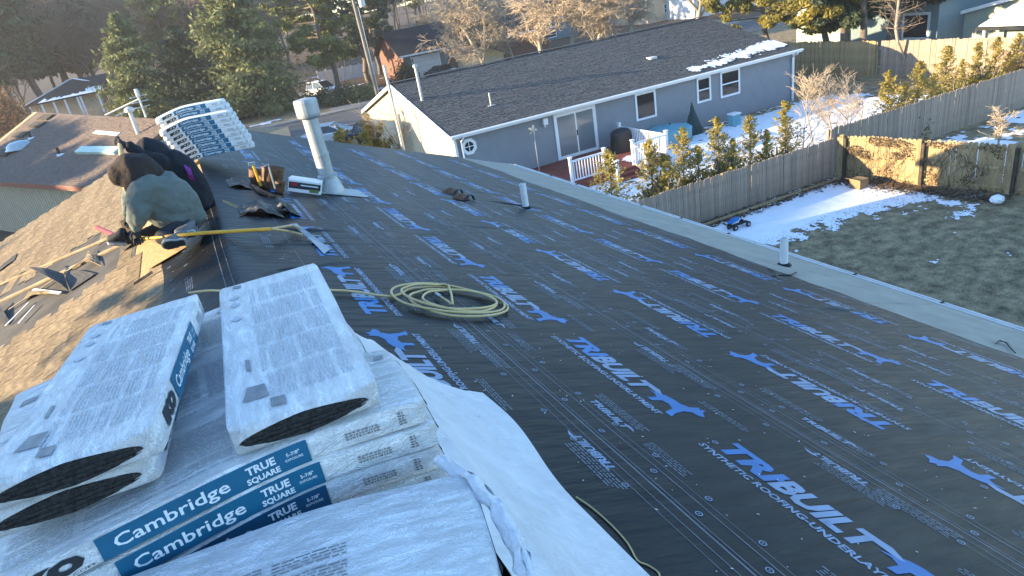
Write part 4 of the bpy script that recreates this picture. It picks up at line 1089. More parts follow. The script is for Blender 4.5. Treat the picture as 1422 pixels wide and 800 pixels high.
# ---------------------------------------------------------------- far houses
M['gar_siding'] = mat('siding_teal_grey', (0.13, 0.18, 0.20), rough=.7, var=.06, scale=2)
M['brick'] = mat('brick_wall', (0.17, 0.085, 0.065), rough=.9, var=.2, scale=8)
M['roof_black'] = mat('shingle_black', (0.030, 0.032, 0.036), rough=.95, var=.3, scale=4, spec=.15)
M['sage'] = mat('siding_sage', (0.33, 0.37, 0.31), rough=.7, var=.05, scale=2)
M['white_soft'] = mat('white_vinyl', (0.55, 0.58, 0.60), rough=.5, var=.05, scale=2)
def house_box(root, x0, x1, y0, y1, ze, zr, wm, rm, axis='x', over=.4, z0=0, gm=None, corner=True):
    mb = MB(); mb.box((x0, y0, z0), (x1, y1, ze)); obj('wall', mb, wm, root)
    if axis == 'x':
        ym = (y0+y1)/2; sl_ = (zr-ze)/((y1-y0)/2); lo = ze-sl_*over
        mb = MB(); mb.prism([(x0, y0, ze+.002), (x0, y1, ze+.002), (x0, ym, zr-.02)], (.08, 0, 0)); obj('gable_wall', mb, gm or wm, root)
        mb = MB(); mb.prism([(x1-.08, y0, ze+.002), (x1-.08, y1, ze+.002), (x1-.08, ym, zr-.02)], (.08, 0, 0)); obj('gable_wall', mb, gm or wm, root)
        for ya in (y0-over, y1+over):
            mb = MB(); mb.prism([(x0-over, ya, lo), (x0-over, ym, zr), (x0-over, ym, zr+.14), (x0-over, ya, lo+.14)], (x1-x0+2*over, 0, 0)); obj('roof', mb, rm, root)
        mb = MB(); mb.box((x0-over, y0-over-.03, lo-.06), (x1+over, y0-over-.004, lo+.13)); obj('fascia', mb, M['white'], root)
    else:
        xm = (x0+x1)/2; sl_ = (zr-ze)/((x1-x0)/2); lo = ze-sl_*over
        mb = MB(); mb.prism([(x0, y0, ze+.002), (x1, y0, ze+.002), (xm, y0, zr-.02)], (0, .08, 0)); obj('gable_wall', mb, gm or wm, root)
        for xa in (x0-over, x1+over):
            mb = MB(); mb.prism([(xa, y0-over, lo), (xm, y0-over, zr), (xm, y0-over, zr+.14), (xa, y0-over, lo+.14)], (0, y1-y0+2*over, 0)); obj('roof', mb, rm, root)
GY = 79.0
gx0 = at_y(561, 90, GY).x; gx1 = at_y(760, 45, GY).x
gh = thing('garage_house', ((gx0+gx1)/2, GY+5, 0), 'house across the road with dark roof, teal-grey garage end and brick front', 'house')
house_box(gh, gx0, gx1, GY, GY+9.5, 3.0, 5.35, M['brick'], M['roof_black'], over=.7)
g0 = at_y(561, 90, GY).x; g1 = at_y(622, 80, GY).x
mb = MB(); mb.box((g0-.02, GY-.12, 0), (g1, GY-.005, 2.93)); obj('garage_front', mb, M['gar_siding'], gh)
d0, d1 = at_y(575, 100, GY).x, at_y(612, 95, GY).x
mb = MB()
for i in range(4): mb.box((d0, GY-.18, .6*i+.01), (d1, GY-.125, .6*i+.59))
gd = obj('garage_door', mb, M['white_soft'], gh)
for i in range(1):
    mb = MB(); mb.box((d0-.12, GY-.16, 0), (d0-.01, GY-.125, 2.5)); obj('door_trim', mb, M['white'], gh)
    mb = MB(); mb.box((d1+.01, GY-.16, 0), (d1+.12, GY-.125, 2.5)); obj('door_trim', mb, M['white'], gh)
def far_window(root, pxl, pxr, py0, py1, Y, kind='one', g='glass'):
    a = at_y(pxl, py1, Y); b_ = at_y(pxr, py0, Y); return window(root, a.x, b_.x, a.z, b_.z, Y, kind, g)
far_window(gh, 624, 640, 64, 80, GY, 'hung'); far_window(gh, 651, 662, 62, 76, GY, 'hung')
a = at_y(641, 75, GY); b_ = at_y(650, 63, GY); window(gh, a.x, b_.x, a.z, b_.z, GY, 'one')
mb = MB(); p = at_y(648, 84, GY-.5); mb.box((p.x-1.2, GY-.9, .25), (p.x+1.2, GY-.01, .55)); obj('step', mb, M['concrete'], gh)
y2 = 92.0; hx0 = at_y(700, 60, y2).x; hx1 = at_y(800, 40, y2).x
h2 = thing('grey_house', ((hx0+hx1)/2, y2, 0), 'pale grey-green house glimpsed behind the bare trees past the blue house roof', 'house')
house_box(h2, hx0, hx1, y2, y2+8, 3.1, 5.2, M['gar_siding'], M['roof_black'])
far_window(h2, 722, 740, 48, 58, y2, 'hung'); far_window(h2, 758, 772, 42, 54, y2, 'hung')
# tan lit roof corner in front of the garage house
mb = MB(); A_, B_, C_ = at_z(655, 93, .9), at_z(672, 83, 2.2), at_z(697, 86, .9)
mb.prism([A_, C_, B_], (0, 1.6, 0)); lt = thing('shed', tuple(at_z(675, 92, 0)), 'low tan gable catching sun just above the blue house ridge', 'shed')
c0 = at_z(676, 96, .2)
mb = MB(); mb.prism([(c0.x-2.4, c0.y, 1.4), (c0.x+2.6, c0.y, 1.4), (c0.x, c0.y, 2.6)], (0, 3, 0)); obj('gable_wall', mb, M['lit_board'], lt)
mb = MB(); mb.box((c0.x-2.1, c0.y+.1, 0), (c0.x+2.3, c0.y+3, 1.39)); obj('wall', mb, M['tan_siding'], lt)
# hip roofed house far left
YL = 104.0
def Lp(px, py, y=YL): return at_y(px, py, y)
lh = thing('hip_roof_house', (Lp(90, 150).x, YL+4, .8), 'far left house with dark hip roof edged in snow and white porch posts', 'house')
e0, e1_, ap = Lp(33, 150), Lp(143, 127), at_y(97, 112, YL+6)
ap2 = ap+Vector((7.5, 1, 0)); e2 = e1_+Vector((5, 5, -.2)); e3 = e0+Vector((0, 13, .1)); e1z = e1_
for pts in ([e0, e1_, ap], [e1_, e2, ap2, ap], [e0, ap, e3], [ap, ap2, e3]):
    mb = MB(); mb.prism(pts, (0, 0, .12)); obj('roof', mb, M['roof_black'], lh)
gz_ = .2
mb = MB(); mb.prism([(e0.x+.8, YL+1.6, gz_), (e1_.x-.6, YL+1.6, gz_), (e1_.x-.6, YL+1.6, e1_.z-.1), (e0.x+.8, YL+1.6, e0.z)], (0, 8, 0)); obj('wall', mb, M['tan_siding'], lh)
for t in (.07, .21, .36, .50, .66, .70, .92):
    p = e0.lerp(e1_, t); mb = MB(); mb.box((p.x-.10, YL+.12, gz_), (p.x+.10, YL+.3, p.z)); obj('post', mb, M['white'], lh)
mb = MB(); mb.frame(e0+Vector((-.1, -.05, .08)), ap+Vector((0, -.1, .16)), .16, .12); obj('hip_cap', mb, M['white_soft'], lh)
def lsn(a, b): p = e0.lerp(e1_, .18+.8*a); return p.lerp(ap.lerp(ap2, max(0, a-.5)), b*.35)+Vector((0, 0, .18))
mb = MB(); mb.grid(lsn, 40, 10, keep=lambda a, b: b < .35+.35*noise.noise(Vector((a*12, b*3, 0)))+(.5 if a > .75 else 0)); o = obj('snow_cover', mb, M['snow'], lh, kind='stuff')
mb = MB(); mb.frame(ap+Vector((.5, -.2, .2)), e1_.lerp(e2, .4)+Vector((0, 0, .25)), .2, .1); obj('hip_cap', mb, M['snow'], lh)
# second far house between the spruces
Y3 = 112.0; t0, t1 = at_y(243, 105, Y3).x, at_y(288, 100, Y3).x
h3 = thing('tan_house', ((t0+t1)/2+2, Y3, 0), 'far tan house between the two spruces with snow on its dark roof', 'house')
house_box(h3, t0+1, t1+4, Y3, Y3+8, at_y(268, 103, Y3).z, at_y(268, 88, Y3+4).z, M['tan_siding'], M['roof_black'], z0=0)
mb = MB(); q = at_y(248, 100, Y3-.3); q2 = at_y(272, 96, Y3+1); mb.prism([q, Vector((q2.x, q.y, q.z-.1)), Vector((q2.x-1, q2.y, q2.z+.5)), Vector((q.x+.5, q2.y, q2.z+.6))], (0, 0, .12)); obj('snow_cover', mb, M['snow'], h3)
# sage house top right
rh = thing('sage_house', (49, 22, 0), 'pale sage-green house at top right with dark snowy roof', 'house')
XR = 44.5
c1 = at_x(1311, 57, XR); c2 = at_x(1313, 25, XR); c3 = at_x(1404, 0, XR); 
yl = c1.y; zl = c2.z; sl_ = (c3.z-c2.z)/(c2.y-c3.y); ym = c3.y-1.5; zm = c3.z+sl_*1.5
mb = MB(); n = 22
pts = [(XR, yl, 0), (XR, yl, zl), (XR, ym, zm), (XR, 2*ym-yl, zl), (XR, 2*ym-yl, 0)]
mb.prism(pts, (11, 0, 0)); obj('wall', mb, M['sage'], rh)
for k in range(16):
    z = .22+.26*k
    ya = yl-.03 if z < zl else yl-(z-zl)/max(sl_, .01); yb_ = 2*ym-ya
    if z > zm-.1: break
    mb = MB(); mb.box((XR-.018, yb_, z), (XR-.002, ya, z+.03)); obj('siding_lap', mb, M['sage'], rh)
for s_ in (1, -1):
    ye = yl+.4 if s_ > 0 else 2*ym-yl-.4; zz = zl-.4*sl_
    mb = MB(); mb.prism([(XR-.4, ye, zz), (XR-.4, ym, zm), (XR-.4, ym, zm+.15), (XR-.4, ye, zz+.15)], (12, 0, 0)); rr_ = obj('roof', mb, M['roof_black'], rh)
    mb = MB(); mb.frame((XR-.43, ye, zz+.07), (XR-.43, ym, zm+.07), .04, .2); obj('rake_board', mb, M['white'], rh)
mb = MB(); mb.box((XR-.05, yl-.14, 0), (XR-.021, yl+.01, zl)); obj('corner_board', mb, M['white'], rh)
# big wing behind whose dark roof shows above
mb = MB(); a = at_x(1307, 22, XR+9); b_ = at_x(1330, -30, XR+14)
mb.prism([(XR+2, yl+3.5, 3.2), (XR+2, yl+9, 5.6), (XR+2, yl+9, 5.75), (XR+2, yl+3.5, 3.35)], (16, 0, 0)); obj('roof', mb, M['roof_black'], rh)
mb = MB(); mb.box((XR+2.4, yl+3.9, 0), (XR+17, yl+14, 3.3)); obj('wall', mb, M['sage'], rh)
# small snowy lean-to roof on the sage wall
l0, l1 = at_x(1358, 39, XR-1.6), at_x(1440, 40, XR-1.6); zt = l0.z+1.0
mb = MB(); mb.prism([(XR-1.7, l0.y+.1, l0.z), (XR-.05, l0.y-.9, zt), (XR-.05, l1.y, zt), (XR-1.7, l1.y, l0.z)], (0, 0, -.14)); obj('porch_roof', mb, M['roof_black'], rh)
mb = MB(); mb.prism([(XR-1.62, l0.y-.05, l0.z+.075), (XR-.15, l0.y-1.0, zt+.0), (XR-.15, l1.y, zt), (XR-1.62, l1.y, l0.z+.075)], (0, 0, .05)); obj('snow_cover', mb, M['snow'], rh)
mb = MB(); mb.box((XR-1.55, l0.y-.4, 0), (XR-1.4, l0.y-.25, l0.z-.1)); obj('post', mb, M['white'], rh)
# glimpse of a house with big window behind the conifers
Xg = 42.0; p0, p1 = at_x(1255, 66, Xg), at_x(1300, 60, Xg)
gh2 = thing('shaded_house', (Xg+3, (p0.y+p1.y)/2, 0), 'shaded grey house with dark window behind the trees left of the sage house', 'house')
mb = MB(); mb.box((Xg, p1.y, 0), (Xg+7, p0.y+4, 3.2)); obj('wall', mb, M['gar_siding'], gh2)
mb = MB(); mb.prism([(Xg-.4, p1.y-.3, 3.1), (Xg+7.4, p1.y-.3, 3.1), (Xg+3.5, p1.y-.3, 4.6)], (0, p0.y-p1.y+4.6, 0)); obj('roof', mb, M['roof_black'], gh2)
mb = MB(); mb.box((Xg-.04, p0.y-1.6, .9), (Xg-.003, p0.y+.2, 2.5)); wq = obj('window', mb, M['white_soft'], gh2)
mb = MB(); mb.box((Xg-.06, p0.y-1.45, 1.05), (Xg-.041, p0.y+.05, 2.35)); obj('pane', mb, M['glass'], wq)
# white fence across the road and far neighbours
mb = MB()
vf = thing('white_fence', tuple(at_z(495, 100, 0)), 'low white vinyl fence behind the pine across the road', 'fence')
A_, B_ = at_z(446, 118, 0), at_z(560, 96, 0)
nseg = 10
for i in range(nseg):
    p, q = A_.lerp(B_, i/nseg), A_.lerp(B_, (i+.96)/nseg); mb = MB(); mb.prism([p, q, q+Vector((0, 0, 1.7)), p+Vector((0, 0, 1.7))], (0, .05, 0)); obj('panel', mb, M['white_soft'], vf)
    mb = MB(); mb.box((p.x-.15, p.y-.06, 0), (p.x-.02, p.y+.1, 1.85)); obj('post', mb, M['white_soft'], vf)
for i, (px, py, w_, hgt, m1, lb) in enumerate(((680, 22, 12, 3.2, 'tan_siding', 'tiny tan house far off above the garage roof'), (560, 16, 14, 3.5, 'tan_siding', 'tiny far tan house half hidden behind the tall pine'), (900, 12, 14, 3.5, 'white_soft', 'distant white house behind the bare trees right of centre'), (1010, 4, 12, 5.5, 'white_soft', 'distant white house just above the right end of the blue roof'), (945, 2, 12, 4, 'tan_siding', 'distant tan house by the tree trunk above the blue roof'))):
    p = at_z(px, py+12, 0) if py > 3 else at_z(px, 24, 0)
    if p.y > 260 or p.y < 0: p = CAM+(p-CAM)*.6; p.z = 0
    t_ = thing('distant_house', (p.x, p.y, 0), lb, 'house'); house_box(t_, p.x-w_/2, p.x+w_/2, p.y, p.y+8, hgt, hgt+2, M[m1], M['roof_black'])
    window(t_, p.x-3, p.x-1.8, 1, 2.3, p.y, 'hung'); window(t_, p.x+2, p.x+3.2, 1, 2.3, p.y, 'hung')

# ---------------------------------------------------------------- poles
up = thing('utility_pole', (17.3, 66.6, 0), 'tall leaning-looking wooden utility pole with grey transformer across the road', 'utility pole')
M['pole'] = mat('pole_wood', (0.21, 0.19, 0.165), rough=.9, var=.2, scale=4, stretch=(3, 3, .3))
mb = MB(); mb.tube([(17.3, 66.6, -.1), (17.0, 66.6, 11.5)], [.19, .13], 12); obj('pole', mb, M['pole'], up)
p = at_y(495, 3, 66.4); mb = MB(); mb.lathe([(.05, -.55), (.30, -.5), (.32, .45), (.2, .55), (.05, .6)], (17.75, 66.4, 8.9), 14); obj('transformer', mb, M['steel'], up)
mb = MB(); mb.box((15.9, 66.45, 10.6), (18.1, 66.55, 10.75)); obj('crossarm', mb, M['pole'], up)
mb = MB(); mb.tube([(17.45, 66.5, 7), (17.9, 66.2, 3.5), (18.6, 65.9, 0)], .025, 5); obj('guy_wire', mb, M['black'], up)
mb = MB(); mb.tube([(17.32, 66.4, 8.5), (17.42, 66.4, .1)], .04, 6); obj('conduit', mb, M['steel'], up)

# ---------------------------------------------------------------- vehicles
M['car_white'] = mat('car_paint_white', (0.66, 0.67, 0.68), rough=.3, coat=.5, var=.03, scale=2)
M['car_dark'] = mat('car_paint_dark', (0.035, 0.045, 0.06), rough=.25, coat=.6)
M['tyre'] = mat('tyre', (0.02, 0.02, 0.02), rough=.9)
M['lamp'] = mat('headlamp', (0.55, 0.55, 0.52), rough=.15)
M['chrome'] = mat('grille', (0.10, 0.10, 0.11), rough=.35, metal=.6)
def car(loc, rz, label, paint, suv=True, group=None):
    """x = length (front at +x), y = width"""
    root = thing('parked_car', loc, label, 'car', group, rz=rz, world=False)
    L, W_, = (4.6, 1.85); h1 = .95 if suv else .88; h2 = 1.72 if suv else 1.42
    prof = [(-2.3, .45), (-2.28, h1), (-1.95, h1+.06), (.85, h1+.06), (1.7, h1-.05), (2.2, h1-.2), (2.3, .62), (2.28, .35), (-2.2, .30)]
    mb = MB(); nW = 6
    secs = []
    for k, (yy, sx, sz) in enumerate(((-.925, .96, .90), (-.88, .99, .985), (-.5, 1, 1), (.5, 1, 1), (.88, .99, .985), (.925, .96, .90))):
        secs.append([(x*sx, yy, .35+(z-.35)*sz if z > .4 else z) for x, z in prof])
    n = len(prof); b = 0
    for s_ in secs: mb.v += s_
    for k in range(5):
        for j in range(n): mb.f.append((k*n+j, k*n+(j+1) % n, (k+1)*n+(j+1) % n, (k+1)*n+j)); mb.m.append(0)
    mb.f.append(tuple(range(n))[::-1]); mb.m.append(0); mb.f.append(tuple(5*n+j for j in range(n))); mb.m.append(0)
    obj('body', mb, paint, root, bevel=.03)
    rr_ = -2.15 if suv else -1.5
    gp_ = [(rr_, h1+.05), (rr_+.22, h2-.06), (.05, h2-.06), (.9, h1+.05)]
    mb = MB(); y0 = .80; y1 = .66
    vs = [(gp_[0][0], -y0, gp_[0][1]), (gp_[1][0], -y1, gp_[1][1]), (gp_[2][0], -y1, gp_[2][1]), (gp_[3][0], -y0, gp_[3][1])]
    vs += [(x, -y, z) for x, y, z in vs]
    mb.add(vs, [(0, 1, 2, 3), (7, 6, 5, 4), (0, 4, 5, 1), (2, 6, 7, 3), (1, 5, 6, 2)]); obj('windows', mb, M['glass'], root)
    mb = MB(); mb.box((gp_[1][0]-.03, -y1-.02, h2-.058), (gp_[2][0]+.04, y1+.02, h2)); obj('roof_panel', mb, paint, root, bevel=.02)
    for s_ in (1, -1):
        for (a, c_) in ((0, 1), (3, 2)):
            mb = MB(); mb.frame((gp_[a][0], s_*(y0+.008), gp_[a][1]), (gp_[c_][0], s_*(y1+.008), gp_[c_][1]), .07, .05); obj('pillar', mb, paint, root)
        mb = MB(); mb.frame(((gp_[1][0]+gp_[2][0])/2, s_*(y1+.008), h2-.06), ((gp_[1][0]+gp_[2][0])/2+.05, s_*(y0+.008), h1+.05), .06, .05); obj('pillar', mb, paint, root)
        mb = MB(); mb.box((.62, s_*.93-.08, h1+.05), (.75, s_*.93+.08, h1+.2)); obj('wing_mirror', mb, paint, root)
        mb = MB(); mb.box((2.12, s_*.68-.19, .66), (2.312, s_*.68+.19, .82)); obj('headlight', mb, M['lamp'], root)
        for x in (-1.4, 1.42):
            mb = MB(); mb.lathe([(.12, -.10), (.32, -.11), (.36, -.07), (.36, .07), (.32, .11), (.12, .10)], (x, s_*.84, .36), 18, M=Matrix.Rotation(PI/2, 3, 'X')); wh = obj('wheel', mb, M['tyre'], root)
            mb = MB(); mb.lathe([(.05, -.115), (.21, -.118), (.21, .118), (.05, .115)], (x, s_*.84, .36), 12, M=Matrix.Rotation(PI/2, 3, 'X')); obj('rim', mb, M['steel'], wh)
    mb = MB(); mb.box((2.2, -.45, .55), (2.315, .45, .80)); obj('grille', mb, M['chrome'], root)
    mb = MB(); mb.box((2.1, -.8, .32), (2.33, .8, .50)); obj('bumper', mb, M['chrome'], root)
    return root
car((15.0, 80.5, .02), R(-62), 'white SUV parked in the far driveway, facing the road between the spruces', M['car_white'])
car((26.6, 73.5, .02), R(100), 'black car parked in front of the white garage door', M['car_dark'], suv=False)
car((8.6, 47.0, .02), R(-28), 'white car seen over our roof edge behind the tall vent pipe', M['car_white'], suv=False)
car((10.9, 44.0, .02), R(-30), 'dark car parked just right of the white one beyond our roof edge', M['car_dark'], suv=False)
# ---------------------------------------------------------------- vegetation
M['bark'] = mat('bark_grey_brown', (0.13, 0.105, 0.085), rough=.95, var=.35, scale=6, bump=.4, bscale=20)
M['bark_pale'] = mat('bark_pale', (0.30, 0.255, 0.20), rough=.95, var=.25, scale=6)
M['twig'] = mat('twigs_tan', (0.44, 0.35, 0.25), rough=.9, var=.25, scale=2, objvar=.1)
M['twig_dark'] = mat('twigs_brown', (0.24, 0.18, 0.13), rough=.9, var=.3, scale=2, objvar=.2)
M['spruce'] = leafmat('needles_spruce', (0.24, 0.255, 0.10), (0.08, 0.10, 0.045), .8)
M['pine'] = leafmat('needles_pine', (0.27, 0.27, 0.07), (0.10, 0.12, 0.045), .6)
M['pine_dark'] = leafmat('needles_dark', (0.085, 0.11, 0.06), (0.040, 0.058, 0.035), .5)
M['thuja'] = leafmat('foliage_arborvitae', (0.55, 0.43, 0.11), (0.17, 0.16, 0.05), 2.2, tr=.45)
M['cedar'] = leafmat('foliage_cedar', (0.34, 0.28, 0.06), (0.08, 0.09, 0.03), .7, tr=.3)
M['russet'] = leafmat('leaves_russet', (0.30, 0.16, 0.07), (0.14, 0.08, 0.04), 1.0, tr=.35)
def cards(P, size, rng, up=0.0, asp=.5):
    """small pointed leaf faces at the points P, random directions"""
    n = len(P); a = rng.normal(size=(n, 3)); a[:, 2] *= (1-up); a /= np.linalg.norm(a, axis=1)[:, None]
    b = np.cross(a, rng.normal(size=(n, 3))); b /= np.linalg.norm(b, axis=1)[:, None]
    s = (size*rng.uniform(.6, 1.4, n))[:, None]
    V = np.stack([P-a*s, P+b*s*asp, P+a*s, P-b*s*asp], 1).reshape(-1, 3)
    return V
def card_mesh(name, V, m):
    me = bpy.data.meshes.new(name); n = len(V)//4
    me.vertices.add(len(V)); me.vertices.foreach_set('co', V.astype(np.float32).ravel())
    me.loops.add(len(V)); me.loops.foreach_set('vertex_index', np.arange(len(V), dtype=np.int32))
    me.polygons.add(n); me.polygons.foreach_set('loop_start', np.arange(0, len(V), 4, dtype=np.int32))
    me.update(calc_edges=True); me.materials.append(m); return me
def tube_mesh(name, segs, m, n=4):
    """branches: list of (p0, p1, r0, r1)"""
    A = np.array([[*s[0], *s[1], s[2], s[3]] for s in segs]); p0, p1 = A[:, :3], A[:, 3:6]
    t = p1-p0; t /= np.linalg.norm(t, axis=1)[:, None]+1e-9
    ref = np.where(np.abs(t[:, 2:3]) > .9, [[1., 0, 0]], [[0, 0, 1.]]); u = np.cross(t, ref); u /= np.linalg.norm(u, axis=1)[:, None]; v = np.cross(t, u)
    vs = []
    for p, r in ((p0, A[:, 6]), (p1, A[:, 7])):
        for k in range(n):
            an = 2*PI*k/n; vs.append(p+(u*math.cos(an)+v*math.sin(an))*r[:, None])
    V = np.stack(vs, 1).reshape(-1, 3); N = len(segs); base = (np.arange(N)*2*n)[:, None]
    F = np.concatenate([base+np.array([[k, (k+1) % n, n+(k+1) % n, n+k]]) for k in range(n)], 0).astype(np.int32)
    me = bpy.data.meshes.new(name); me.vertices.add(len(V)); me.vertices.foreach_set('co', V.astype(np.float32).ravel())
    me.loops.add(F.size); me.loops.foreach_set('vertex_index', F.ravel()); me.polygons.add(len(F)); me.polygons.foreach_set('loop_start', np.arange(0, F.size, 4, dtype=np.int32))
    me.update(calc_edges=True); me.materials.append(m); return me
def tree_thing(name, loc, trunk, crown, label, cat='tree', group=None, rz=0, sc=1, crown_name='crown'):
    t = thing(name, loc, label, cat, group, rz=rz, world=False); t.scale = (sc, sc, sc) if not isinstance(sc, tuple) else sc
    for nme, me in (('trunk', trunk), (crown_name, crown)):
        if me is None: continue
        o = bpy.data.objects.new(nme, me); COL.objects.link(o); o.parent = t
    return t
def spruce(h, rad, n, seed, m, size=.22, low=.06, droop=.25, full=.75):
    rng = np.random.default_rng(seed); segs = []; P = []
    k = 10
    for i in range(k): segs.append(((0, 0, h*i/k), (0, 0, h*(i+1)/k), .028*h*(1-i/k)**.8*.7+.02, .028*h*(1-(i+1)/k)**.8*.7+.01))
    nb = int(h*11); per = n//nb
    for i in range(nb):
        t = (i+rng.random())/nb; z = h*(low+(1-low)*t); r = rad*((1-t)**full)*rng.uniform(.62, 1.15)+.1
        if rng.random() < .08: r *= .5
        az = rng.uniform(0, 2*PI); d_ = np.array([math.cos(az), math.sin(az), 0]); z2 = z-droop*r+.0
        segs.append(((0, 0, z), (*(d_[:2]*r*.9), z2), .03+.012*r, .01))
        m_ = max(8, int(per*(r/rad+.25)*1.5))
        u = rng.random(m_)**.65
        c = np.stack([d_[0]*r*u, d_[1]*r*u, z-droop*r*u+.10*r*u**2], 1)
        sp = (.10+.16*r*u)[:, None]*rng.normal(size=(m_, 3))*np.array([1, 1, .55]); P.append(c+sp)
    P = np.concatenate(P); return tube_mesh('trunk', segs, M['bark'], 5), card_mesh('crown', cards(P, size, rng, .3, .38), m)
def pine(h, rad, n, seed, m, size=.28, low=.35):
    rng = np.random.default_rng(seed); segs = []; P = []; k = 12; path = [np.array([0, 0, 0.])]
    for i in range(k): path.append(path[-1]+np.array([rng.normal()*.012*h, rng.normal()*.012*h, h/k]))
    for i in range(k): segs.append((path[i], path[i+1], .02*h*(1-i/k)+.04, .02*h*(1-(i+1)/k)+.03))
    nb = int(h*3.2); per = n//(nb*4)
    for i in range(nb):
        t = (i+rng.random())/nb; zi = low+(1-low)*t; f = zi*k; j = min(k-1, int(f)); p = path[j]+(path[j+1]-path[j])*(f-j)
        r = rad*(math.sin(PI*min(1, (1-t)*.75+.12))**.8)*rng.uniform(.5, 1.15); az = rng.uniform(0, 2*PI)
        e = p+np.array([math.cos(az)*r, math.sin(az)*r, r*rng.uniform(-.1, .35)]); segs.append((p, e, .05+.01*r, .02))
        for q in range(4):
            c = p+(e-p)*rng.uniform(.45, 1.05)+rng.normal(size=3)*.12*r; cr = rng.uniform(.35, .75)*(.5+.12*h/3)
            segs.append((p+(e-p)*.5, c, .02, .01))
            g = rng.normal(size=(per, 3)); g /= np.linalg.norm(g, axis=1)[:, None]; g *= (cr*rng.random((per, 1))**.4); g[:, 2] *= .55
            P.append(c+g)
    P = np.concatenate(P); return tube_mesh('trunk', segs, M['bark'], 5), card_mesh('crown', cards(P, size, rng, .1, .35), m)
def bare(h, spread, seed, m1, m2, levels=5, kids=4, r0=.16, droop=0.0, start=.25, thin=.006, bend=.3):
    """leafless tree: trunk mesh (trunk and limbs) and twig mesh"""
    rng = np.random.default_rng(seed); big = []; small = []
    def grow(p, d_, L, r, lv):
        nseg = 3 if lv < levels else 2; q = p
        pts = [p]
        for i in range(nseg):
            d2 = d_+rng.normal(size=3)*bend*.5+np.array([0, 0, (.10 if lv < 3 else -droop)]); d2 /= np.linalg.norm(d2); d_ = d2
            q = q+d_*L/nseg; pts.append(q)
        for i in range(nseg):
            ra, rb = max(thin, r*(1-.45*i/nseg)), max(thin, r*(1-.45*(i+1)/nseg)); (big if lv <= 1 else small).append((pts[i], pts[i+1], ra, rb))
        if lv >= levels: return
        kk = kids+(2 if lv == 0 else 0)
        for c in range(kk):
            f = rng.uniform(start if lv == 0 else .15, 1); i = min(nseg-1, int(f*nseg)); b = pts[i]+(pts[i+1]-pts[i])*(f*nseg-i)
            a = rng.normal(size=3); a -= d_*a.dot(d_); a /= np.linalg.norm(a); a[2] = abs(a[2])*(.6 if lv < 2 else .2)-(.3*droop)
            dd = d_*rng.uniform(.35, .8)+a*spread*rng.uniform(.7, 1.2); dd /= np.linalg.norm(dd)
            grow(b, dd, L*rng.uniform(.5, .75), r*(.5 if lv else .42), lv+1)
    grow(np.array([0, 0, -.05]), np.array([0, 0, 1.]), h*.55, r0, 0)
    return tube_mesh('trunk', big, m1, 6), tube_mesh('crown', small, m2, 3)
def shrub(h, rad, n, seed, m, size=.038):
    """young arborvitae: upright feathery sprays, thinner to the tip"""
    rng = np.random.default_rng(seed); segs = [((0, 0, 0), (0, 0, h*.95), .025, .008)]; P = []
    nb = int(34*h)
    for i in range(nb):
        t = (i+rng.random())/nb; z = h*(.03+.93*t**1.05); r = rad*(1-t)**.75*rng.uniform(.25, 1.3)+.03; az = rng.uniform(0, 2*PI)
        e = np.array([math.cos(az)*r, math.sin(az)*r, z+.75*r]); s_ = np.array([0, 0, z-.1*r]); segs.append((s_, e, .006, .003))
        m_ = int(n/nb); u = rng.random(m_)**.6; P.append(s_+(e-s_)*u[:, None]+rng.normal(size=(m_, 3))*(.016+.045*r)*np.array([1, 1, 1.3]))
    P = np.concatenate(P); return tube_mesh('stem', segs, M['bark'], 4), card_mesh('foliage', cards(P, size, rng, 0, .45), m)

# the two spruces beyond the brown roof, the pine by the pole
def base_at(px, y): p = at_y(px[0], px[1], y); return p.x, y
x, y = base_at((222, 120), 80.0); zt = at_y(175, 22, 80).z
tr, cr = spruce(zt+.3, 4.6, 15000, 1, M['spruce'], size=.24, low=.03, full=.62)
tree_thing('spruce_tree', (x-1.6, y, 0), tr, cr, 'broad spruce catching sun on its left side, behind the brown roof')
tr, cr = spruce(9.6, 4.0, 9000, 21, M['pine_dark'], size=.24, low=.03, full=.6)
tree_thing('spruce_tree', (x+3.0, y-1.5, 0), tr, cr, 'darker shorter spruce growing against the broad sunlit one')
x, y = base_at((362, 120), 74.0)
tr, cr = spruce(13.5, 5.9, 22000, 2, M['spruce'], size=.25, low=.05, full=.6)
tree_thing('spruce_tree', (x-.8, y+1, 0), tr, cr, 'largest dark spruce, standing left of the white SUV')
x, y = base_at((455, 60), 77.0)
tr, cr = pine(15.0, 5.2, 14000, 3, M['pine'], low=.22)
tree_thing('pine_tree', (x-.5, y, 0), tr, cr, 'yellow-green sunlit pine just left of the utility pole')
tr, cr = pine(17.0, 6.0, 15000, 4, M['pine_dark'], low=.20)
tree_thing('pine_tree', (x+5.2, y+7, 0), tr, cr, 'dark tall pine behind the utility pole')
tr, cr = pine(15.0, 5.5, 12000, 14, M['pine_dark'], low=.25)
tree_thing('pine_tree', (x+9.5, y+17, 0), tr, cr, 'dark pine overhanging the left end of the garage roof')
